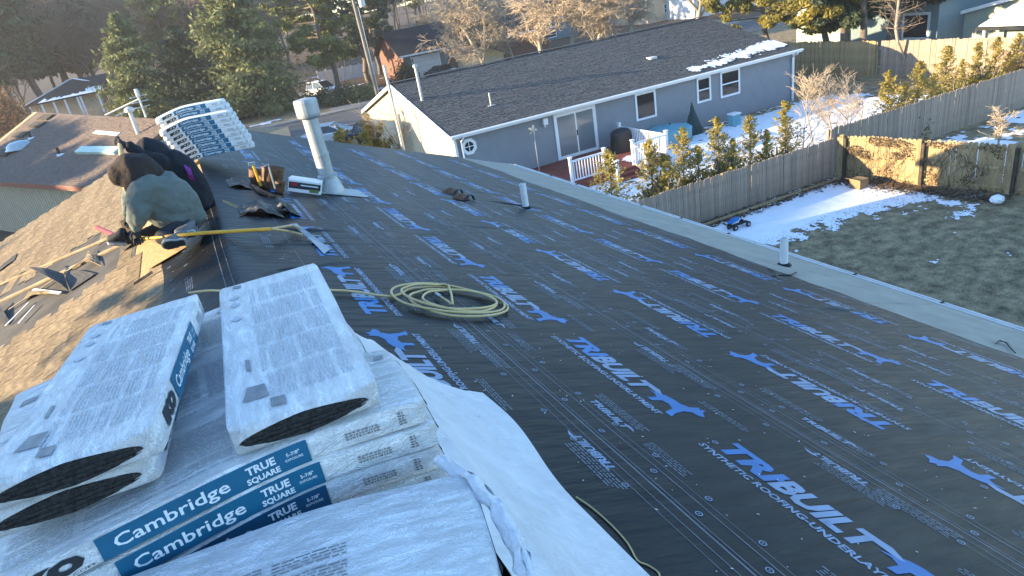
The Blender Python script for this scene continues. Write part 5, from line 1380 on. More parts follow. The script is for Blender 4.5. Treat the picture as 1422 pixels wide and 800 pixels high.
# hedge and bushes by the road
def blob(rx, ry, rz_, n, seed, m, size=.12):
    rng = np.random.default_rng(seed); g = rng.normal(size=(n, 3)); g /= np.linalg.norm(g, axis=1)[:, None]; g *= rng.random((n, 1))**.3
    g *= (1+.18*np.sin(g[:, :1]*9+seed)+.15*np.cos(g[:, 1:2]*11)); g[:, 2] = np.abs(g[:, 2]); P = g*np.array([rx, ry, rz_]); P += rng.normal(size=P.shape)*.08*rz_
    return card_mesh('foliage', cards(P, size, rng, 0, .5), m)
st_ = tube_mesh('stem', [((0, 0, 0), (.3*math.cos(a), .3*math.sin(a), .9), .04, .02) for a in (0, 1.2, 2.5, 3.8, 5)], M['bark'], 4)
for (px, py, Y, rx, rz_, m, lb) in ((470, 128, 69.5, 2.3, 1.7, 'pine_dark', 'dark evergreen bush on the far verge, left of the pole'), (500, 128, 69.2, 2.2, 1.6, 'spruce', 'dark evergreen bush at the foot of the utility pole'), (440, 120, 72, 1.8, 1.5, 'pine_dark', 'small dark bush beside the white SUV'), (562, 96, 76, 1.5, 2.2, 'pine_dark', 'dark shrub at the left corner of the garage house')):
    p = at_y(px, py, Y); tree_thing('evergreen_bush', (p.x, Y, 0), st_, blob(rx, rx*.8, rz_, 2600, int(px), M[m]), lb, cat='bush', crown_name='foliage')
p = at_y(528, 175, 35.5)
tr, cr = shrub(3.3, 1.25, 9000, 77, M['thuja'], size=.07); tree_thing('arborvitae', (8.1, 34.2, 0), tr, cr, 'tall sunlit golden arborvitae against the left end of the blue house', cat='shrub', crown_name='foliage')
tr, cr = shrub(2.6, 1.1, 6000, 78, M['thuja'], size=.07); tree_thing('arborvitae', (7.0, 36.2, 0), tr, cr, 'shorter golden bush beside the tall one at the blue gable', cat='shrub', crown_name='foliage')
tr, cr = bare(4.2, .5, 79, M['bark_pale'], M['twig'], levels=4, kids=4, r0=.05, thin=.006); tree_thing('bare_shrub', (8.9, 33.0, 0), tr, cr, 'leafless shrub casting thin shadows on the sunlit gable', cat='shrub')
# young arborvitae behind the picket fence
tops = [(755, 232, 2), (843, 205, 1), (870, 222, 2), (901, 190, 0), (922, 212, 1), (946, 175, 0), (968, 200, 1), (996, 160, 0), (1018, 190, 2), (1041, 158, 1), (1064, 178, 2), (1091, 138, 0), (1236, 95, 0), (1258, 112, 2), (1279, 82, 1), (1298, 100, 0), (1317, 61, 1), (1338, 80, 2), (1360, 57, 0), (1387, 49, 1), (1417, 44, 0), (1403, 70, 2)]
sv = [shrub(2.4, .58, 2600, 100+i, M['thuja']) for i in range(3)]
sdesc = ['beside the left deck railing', 'in front of the covered grill', 'left of the right deck railing', 'in front of the right deck railing', 'at the right end of the deck railing', 'in front of the teal table cover', 'low one before the folded umbrella', 'just right of the folded umbrella', 'small one below the small window', 'below the wider double window', 'small one before the tall lone shrub', 'tallest one near the right house corner', 'thin one just right of the bare saplings', 'short one at the start of the far row', 'second tall one of the far row', 'bushy short one in the far row', 'tall one below the conifers curved trunk', 'short one below the sage house corner', 'tall one under the sage gable', 'tall one before the snowy lean-to', 'last one at the right picture edge', 'short filler near the right picture edge']
for i, (px, py, k) in enumerate(tops):
    if i in (0, 2): continue
    Y = 17.6+(.5 if i % 2 else 0)+(1.6 if px > 1300 else 0); p = at_y(px, py, Y); sc = (max(1.2, p.z))/2.4
    if i in (0,): Y = 19.5; p = at_y(px, py, Y); sc = max(.5, p.z/2.4)
    tree_thing('arborvitae', (p.x, Y, 0), sv[k][0], sv[k][1], 'young yellow-green arborvitae, '+sdesc[i], cat='shrub', group='young arborvitae along the fences', rz=i*1.3, sc=(sc*1.3, sc*1.3, sc), crown_name='foliage')
jd = ['below the left deck railing', 'below the grill', 'below the right deck railing', 'left of the teal table', 'below the teal table', 'below the folded umbrella', 'below the small bin', 'just left of the bare saplings', 'just right of the bare saplings', 'under the second tall shrub of the far row', 'under the curved pale tree', 'near the right picture edge']
low = blob(.75, .5, .75, 2600, 9, M['cedar'], size=.05)
for i, px in enumerate((835, 905, 925, 940, 975, 1010, 1045, 1080, 1255, 1290, 1330, 1372)):
    Y = 17.3+(1.2 if px > 1300 else 0); p = at_y(px, 235 if px < 1100 else 110, Y)
    tree_thing('low_juniper', (p.x, Y, 0), st_, low, 'low dark juniper behind the fence, '+jd[i], cat='shrub', group='low junipers behind the fence', rz=i*2.1, sc=1.0+.25*(i % 3), crown_name='foliage')
# bare saplings by the corner
for i, (px, py, Y, h, sd) in enumerate(((1133, 100, 19.0, 2.9, 5), (1160, 128, 18.6, 2.4, 6), (1112, 150, 18.0, 2.0, 7), (1197, 112, 19.5, 2.6, 8), (1180, 140, 18.3, 1.9, 9))):
    p = at_y(px, py, Y); hh = max(1.5, p.z); tr, cr = bare(hh*1.25, .55, 30+sd, M['bark_pale'], M['twig'], levels=4, kids=4, r0=.035, thin=.0045, start=.1)
    tree_thing('bare_sapling', (p.x, Y, 0), tr, cr, 'leafless sapling behind the fence corner, '+['tallest with a forked top', 'second, leaning over snow', 'low one left of the others', 'rightmost slender one', 'small one by the corner post'][i], cat='sapling', group='bare saplings by the fence corner')
p = at_z(1345, 168, 0); tr, cr = bare(1.5, .7, 51, M['bark_pale'], M['twig'], levels=4, kids=4, r0=.04, thin=.005, start=.05); tree_thing('bare_shrub', (25.3, 14.0, 0), tr, cr, 'straggly bare shrub at the right edge beyond the sunlit fence', cat='shrub')
# conifers above the back fence
for i, (px, py, Y, h, rad, kind, lb) in enumerate(((1063, 60, 38.5, 9, 3.4, 0, 'golden conifer rising right behind the end of the blue roof'), (1141, 92, 31.0, 10, 2.7, 0, 'conifer with bare lower trunk, leftmost in front of the back fence'), (1168, 96, 29.5, 11, 2.9, 1, 'dark conifer, second trunk in front of the back fence'), (1182, 92, 29.3, 11, 2.8, 0, 'conifer with two-toned crown, third trunk at the back fence'), (1202, 95, 28.0, 11, 3.0, 1, 'dark conifer with thick straight trunk, fourth at the back fence'), (1232, 70, 29.5, 9.5, 2.8, 1, 'dark drooping conifer right of the thick trunk'))):
    p = at_y(px, py, Y)
    tr, cr = pine(h, rad*1.25, 26000, 60+i, M['cedar' if kind == 0 else 'pine_dark'], size=.17, low=.26)
    tree_thing('conifer', (p.x, Y, 0), tr, cr, lb, group='conifers by the back fence')
segs = []; pts = [at_y(*q, 25.0) for q in ((1262, 105), (1257, 85), (1247, 60), (1244, 40), (1246, 20), (1248, 0), (1250, -25), (1250, -60))]; pts[0].z = 0
for i in range(len(pts)-1): segs.append((pts[i]-pts[0], pts[i+1]-pts[0], .10-.009*i, .10-.009*(i+1)))
rng = np.random.default_rng(8); tw = []
for i in range(46):
    k = rng.integers(3, 7); q = np.array(pts[k]-pts[0])+rng.normal(size=3)*.02; d_ = rng.normal(size=3); d_[2] = abs(d_[2])*.4; d_ /= np.linalg.norm(d_); L_ = rng.uniform(.5, 1.5); e = q+d_*L_; tw.append((q, e, .014, .007))
    for j in range(4): f = e-d_*L_*rng.uniform(0, .6); tw.append((f, f+rng.normal(size=3)*.28, .007, .004))
tree_thing('bare_tree', tuple(pts[0]), tube_mesh('trunk', segs, M['bark_pale'], 8), tube_mesh('crown', tw, M['twig_dark'], 3), 'slender pale tree with a curved trunk before the back fence')
# big leafless trees behind the blue house
for i, (px, Y, h, sd, lb) in enumerate(((672, 66, 11.5, 11, 'wide leafless tree with tan twigs above the left part of the blue roof'), (748, 60, 11, 12, 'wide leafless tree with tan drooping twigs above the middle of the blue roof'), (826, 57, 10.5, 13, 'densest leafless tree above the right half of the blue roof'), (600, 95, 11, 15, 'far leafless tree behind the garage house roof'), (880, 70, 9, 16, 'smaller leafless tree right of the densest one'), (710, 72, 11, 17, 'leafless tree filling the gap between the first two wide ones'), (790, 70, 11, 18, 'leafless tree behind the gap left of the densest one'), (640, 74, 10, 19, 'leafless tree over the brick front of the garage house'))):
    p = at_y(px, 60, Y); tr, cr = bare(h, .85, 200+sd, M['bark_pale'], M['twig'], levels=5, kids=5, r0=.24, thin=.013, droop=.10, start=.2, bend=.45)
    tree_thing('bare_tree', (p.x, Y, 0), tr, cr, lb, group='leafless trees behind the blue house')
p = at_y(964, 20, 46); tr, cr = bare(12, .5, 230, M['bark_pale'], M['twig_dark'], levels=4, kids=4, r0=.26, thin=.012); tree_thing('bare_tree', (p.x, 46, 0), tr, cr, 'bare tree whose thick trunk stands just above the blue roof ridge')

# the wood: leafless trees and pines on the rise to the left and far behind
wood = []
for i in range(3): wood.append(('bare_tree', bare(15, .5, 300+i, M['bark'], M['twig_dark'], levels=5, kids=5, r0=.17, thin=.018, start=.35), 'tall leafless tree in the wood'))
wood.append(('pine_tree', pine(16, 3.8, 5200, 310, M['pine_dark'], size=.42, low=.42), 'tall pine in the wood'))
wood.append(('pine_tree', pine(15, 3.4, 5200, 311, M['pine'], size=.42, low=.35), 'tall pine in the wood'))
wood.append(('oak_tree', (wood[0][1][0], blob(4.2, 4.2, 6.0, 2600, 312, M['russet'], size=.22)), 'oak with russet leaves in the wood'))
# leaves of the oak sit up in the crown
for v in wood[5][1][1].vertices: v.co.z += 4.5
rn = random.Random(21); cnt = 0
spots = []
def add(n, fx):
    for i in range(n): spots.append(fx())
def f_left(): return (rn.uniform(-62, -13), rn.uniform(62, 100), rn.uniform(.42, .68))
def f_mid(): return (rn.uniform(-48, 22), rn.uniform(112, 150), rn.uniform(.85, 1.25))
def f_far(): return (rn.uniform(0, 120), rn.uniform(150, 230), rn.uniform(.9, 1.3))
def f_sun(): return (rn.uniform(-74, -52), rn.uniform(8, 64), rn.uniform(.66, .98))  # unseen part of the wood; heights shaped to shade the yard, not the roof
def f_right(): return (rn.uniform(70, 160), rn.uniform(60, 150), rn.uniform(.8, 1.1))
add(34, f_left); add(88, f_mid); add(44, f_far); add(66, f_sun); add(30, f_right)
lbl = {'left': 'left, behind the neighbour roof', 'mid': 'behind the far houses', 'far': 'on the far tree line', 'sun': 'outside the picture to the left', 'right': 'far off behind the houses on the right'}
reg = ['left']*34+['mid']*88+['far']*44+['sun']*66+['right']*30
for (x, y, s_), rg in zip(spots, reg):
    if rg == 'left' and ((-14 < x and y < 82) or (78 < y < 98 and x > -50)): continue
    if rg == 'mid' and abs(x-y*-.12) < 6 and y < 116: continue
    k = rn.choice((0, 1, 2, 5, 5, 0) if rg == 'left' else ((0, 1, 2, 3, 4, 3, 0) if rg != 'sun' else (3, 4, 3, 4)))
    nm, (tr, cr), lb = wood[k]
    tree_thing(nm, (x, y, hill(x, y)-.1), tr, cr, lb+', '+lbl[rg], group=lb+', '+lbl[rg], rz=rn.uniform(0, 6), sc=(s_ if rg != 'sun' else (3.3+.206*abs(x)-hill(x, y)+rn.uniform(-.4, .15))/(16 if k == 3 else 15)))
# undergrowth of the wood
rng = np.random.default_rng(5)
segs = []
for i in range(3800):
    x = rng.uniform(-55, 20); y = rng.uniform(88 if x > -14 else 66, 135); z = hill(x, y); h = rng.uniform(.8, 3.2); d_ = rng.normal(size=3)*.35; d_[2] = 1
    p = np.array([x, y, z]); q = p+d_*h; segs.append((p, q, .02, .01))
    for j in range(2): f = p+(q-p)*rng.uniform(.3, .9); segs.append((f, f+rng.normal(size=3)*.6+np.array([0, 0, .4]), .012, .008))
o = bpy.data.objects.new('undergrowth', tube_mesh('undergrowth', segs, M['twig_dark'], 3)); COL.objects.link(o); o['kind'] = 'stuff'

# unseen evergreens added left of the view to shade the near end of the ridge
tr, cr = spruce(15.5, 4.6, 26000, 401, M['spruce'], size=.34, low=.03, full=.45)
tree_thing('spruce_tree', (-15.5, .5, 0), tr, cr, 'tall spruce beside our house on the left, outside the picture, the nearer one')
tree_thing('spruce_tree', (-17.5, 3.0, 0), tr, cr, 'tall spruce beside our house on the left, outside the picture, the farther one', rz=2)
tree_thing('spruce_tree', (-19.5, 6.6, 0), tr, cr, 'tall spruce beside our house on the left, outside the picture, the farthest', rz=4)
# still air with a little haze
mb = MB(); mb.box((-135, -12, -1.2), (175, 245, 31.0)); hz = obj('haze', mb, bpy.data.materials.new('haze_air'), kind='stuff')
hm = hz.data.materials[0]; hm.use_nodes = True; hm.node_tree.nodes.clear(); ho = hm.node_tree.nodes.new('ShaderNodeOutputMaterial'); hv = hm.node_tree.nodes.new('ShaderNodeVolumePrincipled')
hv.inputs['Density'].default_value = .0005; hv.inputs['Color'].default_value = (1, 1, 1, 1); hv.inputs['Anisotropy'].default_value = .3
hm.node_tree.links.new(hv.outputs[0], ho.inputs['Volume'])
# ---------------------------------------------------------------- things on the roof
def P3(px, py, Y): return at_y(px, py, Y)
M['galv'] = mat('galvanised_pipe', (0.36, 0.385, 0.39), rough=0.5, var=0.15, scale=6, metal=.35)
M['jacket'] = mat('jacket_grey_blue', (0.115, 0.135, 0.125), rough=.85, var=.15, scale=9, bump=.35, bscale=14)
M['brown_knit'] = mat('brown_hood', (0.036, 0.026, 0.022), rough=.95, var=.3, scale=12, bump=.3, bscale=60)
M['black_cloth'] = mat('black_cloth', (0.012, 0.013, 0.018), rough=.9, var=.2, scale=8, bump=.3, bscale=16)
M['jeans'] = mat('dark_trousers', (0.022, 0.024, 0.030), rough=.9, var=.3, scale=10, bump=.3, bscale=20)
M['purple'] = mat('purple_print', (0.20, 0.03, 0.22), rough=.8, var=.4, scale=30)
M['skin'] = mat('skin', (0.42, 0.22, 0.14), rough=.55, var=.08, scale=20)
M['glove'] = mat('dark_glove', (0.03, 0.03, 0.035), rough=.85, var=.3, scale=20)
M['boot'] = mat('boot_grey', (0.12, 0.12, 0.125), rough=.7, var=.3, scale=20)
M['sole'] = mat('boot_sole_dark', (0.02, 0.021, 0.025), rough=.8)
M['sole_rim'] = mat('boot_rim_white', (0.30, 0.30, 0.28), rough=.7)
M['yellow'] = mat('yellow_fibreglass', (0.62, 0.34, 0.03), rough=.4, var=.08, scale=9)
M['wood'] = mat('ash_handle', (0.50, 0.36, 0.18), rough=.6, var=.15, scale=12)
M['red'] = mat('red_grip', (0.32, 0.02, 0.035), rough=.5)
M['leather'] = mat('tan_leather', (0.17, 0.085, 0.035), rough=.7, col2=(0.07, 0.035, 0.018), scale=14, bump=.3, bscale=30)
M['hose'] = mat('hose_yellow', (0.56, 0.43, 0.20), rough=.45, var=.06, scale=20)
def flat_M(p, n=(0, 0, 1)):
    q = Vector(n).to_track_quat('Z', 'Y').to_matrix(); return q
RN = Vector((PITCH, 0, 1)).normalized()
vt = thing('vent_pipe', (1.41, 8.88, rp(1.41*KS, 8.88).z), 'tall grey metal vent pipe with cap, rising from the underlayment', 'vent pipe')
bz = rp(1.41*KS, 8.88).z
mb = MB(); mb.tube([(1.41, 8.88, bz-.08), (1.385, 8.88, bz+1.06)], .098, 24); obj('pipe', mb, M['galv'], vt, smooth=False, bevel=None)
mb = MB(); mb.lathe([(.185, -.08), (.17, .02), (.110, .22), (.130, .225), (.130, .25), (.10, .26)], (1.41, 8.88, bz), 24); obj('flashing_cone', mb, M['galv'], vt)
mb = MB(); c_ = rp(1.47*KS, 8.90, .022); X_ = Vector((1, 0, -PITCH)).normalized()
mb.prism([c_-X_*.30-Vector((0, .26, 0)), c_+X_*.36-Vector((0, .26, 0)), c_+X_*.36+Vector((0, .3, 0)), c_-X_*.30+Vector((0, .3, 0))], RN*.004); obj('flashing_plate', mb, M['galv'], vt)
mb = MB(); mb.lathe([(.10, .98), (.142, 1.01), (.148, 1.04), (.148, 1.19), (.138, 1.22), (.04, 1.235)], (1.385, 8.88, bz), 24); obj('cap', mb, M['galv'], vt, smooth=False)
mb = MB(); mb.lathe([(.099, .50), (.103, .505), (.103, .53), (.099, .535)], (1.40, 8.88, bz), 24); obj('seam_band', mb, M['galv'], vt)
for (x, y, h, r_, lb) in ((4.22, 9.0, .40, .050, 'white plastic vent stub standing on the underlayment in mid roof'), (6.54, 6.11, .40, .054, 'white plastic vent stub standing on the pale strip by the eave')):
    z = rp(x*KS, y).z; t = thing('vent_stub', (x, y, z), lb, 'pipe')
    mb = MB(); n = 20
    mb.lathe([(r_, -.06), (r_, h), (r_*.86, h), (r_*.86, h-.12)], (x, y, z), n); obj('pipe', mb, M['pvc'], t)
    mb = MB(); mb.lathe([(r_*1.9, .0), (r_*1.2, .03), (r_*1.05, .035)], (x, y, z+.012), n); obj('collar', mb, M['felt'], t)
# air hose: coil and the run to it
def hose_pts():
    pts = []
    for (px, py) in ((262, 407), (285, 404), (305, 404), (340, 408), (400, 409), (458, 403), (500, 406), (545, 412)):
        q = on_roof(px, py, .045) if px > 320 else at_z(px, py, rp(0, 0).z+.03)
        pts.append(q)
    c = Vector((1.30, 4.27, 0)); rr_ = random.Random(3)
    radii = [.37, .33, .345, .25, .30, .22]
    for i in range(94):
        a = 2.2-i*2*PI/22.4; tt = i/22.4; j = int(tt); f = tt-j; f = f*f*(3-2*f)
        R_ = radii[j]*(1-f)+radii[j+1]*f
        ox = (.0, .05, -.04, .06, -.02, .02)[j]*(1-f)+(.05, -.04, .06, -.02, .02, 0)[j]*f
        x = c.x+ox+R_*1.06*math.cos(a); y = c.y-ox*.9+R_*.92*math.sin(a)
        pts.append(under(x*KS, y, .014+.010*tt+.012*abs(math.sin(a*1.5+j))))
    e = pts[-1]
    for t in (.25, .5, .75, 1): pts.append(under((1.28+.0*t)*KS-.05*t, 4.1+.25*t, .035))
    return pts
hp = hose_pts(); sm = []
for i in range(len(hp)-1):
    for t in (0, .5):
        a, b_, c_, d_ = hp[max(0, i-1)], hp[i], hp[i+1], hp[min(len(hp)-1, i+2)]
        sm.append(.5*((2*b_)+(c_-a)*t+(2*a-5*b_+4*c_-d_)*t*t+(3*b_-a-3*c_+d_)*t**3))
mb = MB(); mb.tube(sm, .0088, 8)
hs_ = thing('air_hose', tuple(sm[60]), 'yellow air hose lying in a loose coil on the black underlayment', 'hose'); obj('hose', mb, M['hose'], hs_, smooth=True)
mb = MB(); mb.tube([sm[-1], sm[-1]+Vector((-.01, .07, .004))], .014, 8); obj('coupling', mb, M['steel'], hs_)
mb = MB(); q = [at_plane(px, py, Vector((.9, 0, rp(.96, 0).z+.02)), Vector((PITCH, 0, 1))) for px, py in ((800, 690), (822, 705), (850, 730), (872, 755), (885, 778), (900, 785), (915, 796), (912, 806), (890, 800))]
sm2 = []
for i in range(len(q)-1):
    for t in (0, .33, .66):
        a, b_, c_, d_ = q[max(0, i-1)], q[i], q[i+1], q[min(len(q)-1, i+2)]; sm2.append(.5*((2*b_)+(c_-a)*t+(2*a-5*b_+4*c_-d_)*t*t+(3*b_-a-3*c_+d_)*t**3))
mb.tube(sm2, .0035, 6); single('cord', mb, M['hose'], tuple(q[3]), label='thin pale cord curling along the edge of the plastic sheet', cat='cord')
for pts_, lb in ((((1383, 477), (1388, 473), (1398, 476), (1404, 484), (1410, 490)), 'short black cable end curled on the pale strip near the right edge'), (((1072, 383), (1085, 381), (1098, 382), (1106, 378)), 'black cut lip of underlayment near the white stub by the eave')):
    mb = MB(); mb.tube([on_roof(px, py, .03) for px, py in pts_], [.006, .010, .010, .008, .006][:len(pts_)], 6); single('black_cable', mb, M['black'], tuple(on_roof(*pts_[1])), label=lb, cat='cable')
# carton beside the tool belt
def roof_frame(x, y, rz=0, lift=.016):
    """local frame lying on the right slope"""
    zA = RN; xA = Vector((1, 0, -PITCH)).normalized(); yA = Vector((0, 1, 0)); c, s_ = math.cos(rz), math.sin(rz)
    M_ = Matrix(((xA.x*c+yA.x*s_, -xA.x*s_+yA.x*c, zA.x), (xA.y*c+yA.y*s_, -xA.y*s_+yA.y*c, zA.y), (xA.z*c+yA.z*s_, -xA.z*s_+yA.z*c, zA.z))).to_4x4()
    return Matrix.Translation(rp(x*KS, y, lift)) @ M_
F = roof_frame(1.06, 8.72, R(-14))
bx = thing('nail_carton', tuple(F.translation), 'white carton with black and red printed side, between tool belt and vent pipe', 'carton')
mb = MB(); mb.box((-.20, -.15, 0), (.20, .15, .15), M=F); obj('body', mb, M['white'], bx, bevel=.004)
mb = MB(); mb.box((-.19, -.1515, .045), (.19, -.1505, .125), M=F); obj('printed_panel', mb, M['ink'], bx)
mb = MB(); mb.box((-.17, -.153, .075), (-.09, -.152, .115), M=F); obj('printed_panel', mb, M['red'], bx)
mb = MB(); mb.box((-.05, -.153, .085), (.16, -.152, .10), M=F); obj('printed_panel', mb, M['ink_white'], bx)
mb = MB(); mb.box((.06, -.153, .015), (.17, -.152, .055), M=F); obj('printed_panel', mb, mat('print_olive', (0.14, 0.17, .05), rough=.5), bx)
mb = MB(); mb.frame(F @ Vector((-.2, .05, .152)), F @ Vector((.2, .02, .152)), .26, .006, up=RN); mb.v = mb.v; obj('flap', mb, M['white'], bx)
# tool belt
tb = thing('tool_belt', tuple(rp(.68*KS, 8.85)), 'tan leather tool belt with pouches and hammer lying on the underlayment', 'tool belt')
def pouch(px, py, w_, d_, h, lean=0):
    q = on_roof(px, py); Fm = roof_frame(q.x, q.y, lean, .02); mb = MB(); n = 14; rings = []
    for (zz, k) in ((0, .72), (h*.4, .95), (h*.85, 1.0), (h, 1.08), (h*.9, .9), (h*.3, .7)):
        for j in range(n):
            a = 2*PI*j/n; mb.v.append(tuple(Fm @ Vector((w_*k*math.cos(a)*(1+.08*math.sin(3*a)), d_*k*math.sin(a), zz))))
    for i in range(5):
        for j in range(n): mb.f.append((i*n+j, i*n+(j+1) % n, (i+1)*n+(j+1) % n, (i+1)*n+j)); mb.m.append(0)
    mb.f.append(tuple(5*n+j for j in range(n))); mb.m.append(0)
    return obj('pouch', mb, M['leather'], tb, smooth=True)
pouch(378, 264, .13, .10, .27); pouch(357, 256, .10, .08, .17, .4); pouch(389, 270, .06, .05, .14)
pouch(368, 262, .08, .07, .14, .9)
mb = MB(); mb.tube([on_roof(350, 258, .02), on_roof(362, 266, .05), on_roof(378, 273, .03), on_roof(392, 276, .02)], .028, 8); obj('belt', mb, M['leather'], tb)
q = on_roof(362, 258, .05); mb = MB(); mb.tube([q, P3(351, 228, q.y)], .016, 8); obj('hammer_handle', mb, M['yellow'], tb)
e_ = P3(351, 228, q.y); mb = MB(); mb.box((e_.x-.05, e_.y-.015, e_.z-.01), (e_.x+.03, e_.y+.015, e_.z+.025)); obj('hammer_head', mb, M['galv'], tb)
q = on_roof(382, 262, .15); mb = MB(); mb.tube([q, P3(372, 228, q.y), P3(366, 232, q.y)], .010, 6); obj('tool_loop', mb, M['steel'], tb)
# two knee pads
for (px, py, lb) in ((626, 270, 'dark brown knee pad lying on the underlayment, the farther of two'), (641, 278, 'dark brown knee pad lying on the underlayment, the nearer of two')):
    q = on_roof(px, py); Fm = roof_frame(q.x, q.y, .5, .02); mb = MB()
    mb.grid(lambda a, b: Fm @ Vector(((a-.5)*.24, (b-.5)*.20, .09*math.sin(PI*a)**.6*math.sin(PI*b)**.5)), 10, 8); 
    t = thing('knee_pad', tuple(q), lb, 'knee pad', 'knee pads in mid roof'); obj('shell', mb, M['leather'], t, smooth=True)
    mb = MB(); mb.grid(lambda a, b: Fm @ Vector(((a-.3)*.22, -.10-b*.05, .10*math.sin(PI*a)*.8+.01)), 8, 2); obj('strap', mb, M['black'], t)

# ---------------------------------------------------------------- tools held and lying
sh = thing('shingle_shovel', tuple(at_z(300, 322, 6.2)), 'long shingle-removal shovel with red grip lying across the ridge', 'shovel')
zt_ = 6.235
def tz(px, py, z=zt_): return at_z(px, py, z)
a0, a1, a2, a3, a4 = tz(135, 316), tz(160, 327), tz(208, 331), tz(275, 324, 6.25), tz(376, 318, 6.20)
mb = MB(); mb.tube([a0, a1], .021, 10); obj('grip', mb, M['red'], sh)
mb = MB(); mb.tube([a1, a2, a3, a4], .0155, 10); obj('shaft', mb, M['yellow'], sh)
f1_ = on_roof(405, 313, .09); f2_ = on_roof(432, 330, .04); f3_ = on_roof(420, 326, .05)
mb = MB(); mb.tube([a4, f1_, on_roof(418, 318, .07)], .011, 8); obj('tine', mb, M['wood'], sh)
mb = MB(); mb.tube([a4, on_roof(400, 321, .06), f3_], .012, 8); obj('tine', mb, M['wood'], sh)
mb = MB(); mb.prism([on_roof(402, 312, .08), on_roof(412, 311, .08), on_roof(459, 346, .03), on_roof(450, 353, .02), on_roof(424, 326, .04)], (0, 0, .006)); obj('blade', mb, M['galv'], sh)
hd = thing('roofing_spade', tuple(on_roof(190, 322, 0, -1)), 'spade with wooden and yellow handle held upright by the man in black', 'spade')
h0, h1, h2 = P3(167, 200, 7.35), P3(172, 250, 7.1), P3(180, 303, 6.85)
mb = MB(); mb.tube([h0, h1], .021, 10); obj('handle', mb, M['wood'], hd)
mb = MB(); mb.tube([h1, h2], .020, 10); obj('shaft', mb, M['yellow'], hd)
q = on_roof(189, 335, .0, -1); mb = MB(); mb.prism([h2+Vector((-.08, 0, 0)), h2+Vector((.08, 0, 0)), Vector((q.x+.09, q.y, q.z+.01)), Vector((q.x-.09, q.y, q.z+.01))], (0, .008, 0)); obj('blade', mb, M['galv'], hd)

# ---------------------------------------------------------------- the two roofers
def skin(name, nodes, links, mat_, root, sub=2, smooth=True):
    """one continuous skinned surface: nodes = (point, radius), links = pairs"""
    me = bpy.data.meshes.new(name); off = Vector(OFF[root])
    me.from_pydata([tuple(Vector(p)-off) for p, r_ in nodes], links, []); me.materials.append(mat_)
    o = bpy.data.objects.new(name, me); COL.objects.link(o); o.parent = root; OFF[o] = OFF[root]
    md = o.modifiers.new('skin', 'SKIN'); md.use_smooth_shade = True; md.branch_smoothing = .6
    for i, (p, r_) in enumerate(nodes):
        rr_ = r_ if isinstance(r_, tuple) else (r_, r_)
        me.skin_vertices[0].data[i].radius = rr_
    me.skin_vertices[0].data[0].use_root = True
    sb = o.modifiers.new('subdivision', 'SUBSURF'); sb.levels = sub; sb.render_levels = sub
    if name in ('jacket', 'body', 'hood', 'trousers'):
        tx = bpy.data.textures.new('fold', 'CLOUDS'); tx.noise_scale = .09; tx.noise_depth = 2
        dm = o.modifiers.new('folds', 'DISPLACE'); dm.texture = tx; dm.strength = .055; dm.mid_level = .5
    return o
def garment(name, root, m, tubes, fold=.04, vox=.017):
    """one continuous cloth surface grown round several limbs"""
    mb = MB()
    for pts, rs in tubes:
        n = 18; P_ = [Vector(p) for p in pts]; Q = []; RR = []
        for i in range(len(P_)-1):
            for t in (0, .34, .67): Q.append(P_[i].lerp(P_[i+1], t)); RR.append(rs[i]*(1-t)+rs[i+1]*t)
        Q.append(P_[-1]); RR.append(rs[-1])
        d0 = (Q[0]-Q[1]).normalized(); d1 = (Q[-1]-Q[-2]).normalized()
        Q = [Q[0]+d0*RR[0]*.75, Q[0]+d0*RR[0]*.45]+Q+[Q[-1]+d1*RR[-1]*.45, Q[-1]+d1*RR[-1]*.75]
        RR = [RR[0]*.35, RR[0]*.8]+RR+[RR[-1]*.8, RR[-1]*.35]
        mb.tube(Q, RR, n)
    o = obj(name, mb, m, root, smooth=True)
    r_ = o.modifiers.new('merge', 'REMESH'); r_.mode = 'VOXEL'; r_.voxel_size = vox; r_.use_smooth_shade = True
    s_ = o.modifiers.new('smooth', 'SMOOTH'); s_.iterations = 5; s_.factor = .6
    for k, (sc_, st_) in enumerate(((.16, fold), (.05, fold*.45))):
        tx = bpy.data.textures.new('fold', 'CLOUDS'); tx.noise_scale = sc_; tx.noise_depth = 2
        dm = o.modifiers.new('folds', 'DISPLACE'); dm.texture = tx; dm.strength = st_; dm.mid_level = .5; dm.texture_coords = 'LOCAL'
    return o
def chain(*n): return [(i, i+1) for i in range(n[0], n[1])]
def hand(name, wrist, tip, root, mat_, grip=None, side=1):
    """palm, four fingers of different lengths curled round the grip, and a thumb"""
    w_ = Vector(wrist); d_ = (Vector(tip)-w_); L = d_.length; d_.normalize()
    g = Vector(grip).normalized() if grip is not None else Vector((0, 0, 1)); s_ = g-d_*g.dot(d_); s_.normalize(); u = d_.cross(s_)*side
    nodes = [(w_, .026), (w_+d_*.05, .034), (w_+d_*.09, .036)]; links = [(0, 1), (1, 2)]
    for k, (o_, ln) in enumerate(((-.032, .070), (-.011, .080), (.011, .075), (.031, .058))):
        b = w_+d_*.095+s_*o_; i = len(nodes)
        nodes += [(b, .010), (b+d_*ln*.45+u*.008, .0095), (b+d_*ln*.62+u*ln*.5, .009), (b+d_*ln*.2+u*ln*.8, .008)]
        links += [(2, i), (i, i+1), (i+1, i+2), (i+2, i+3)]
    b = w_+d_*.04-s_*.035; i = len(nodes)
    nodes += [(b, .012), (b+d_*.025-s_*.018+u*.025, .011), (b+d_*.05-s_*.005+u*.05, .009)]; links += [(1, i), (i, i+1), (i+1, i+2)]
    return skin(name, nodes, links, mat_, root, sub=1)
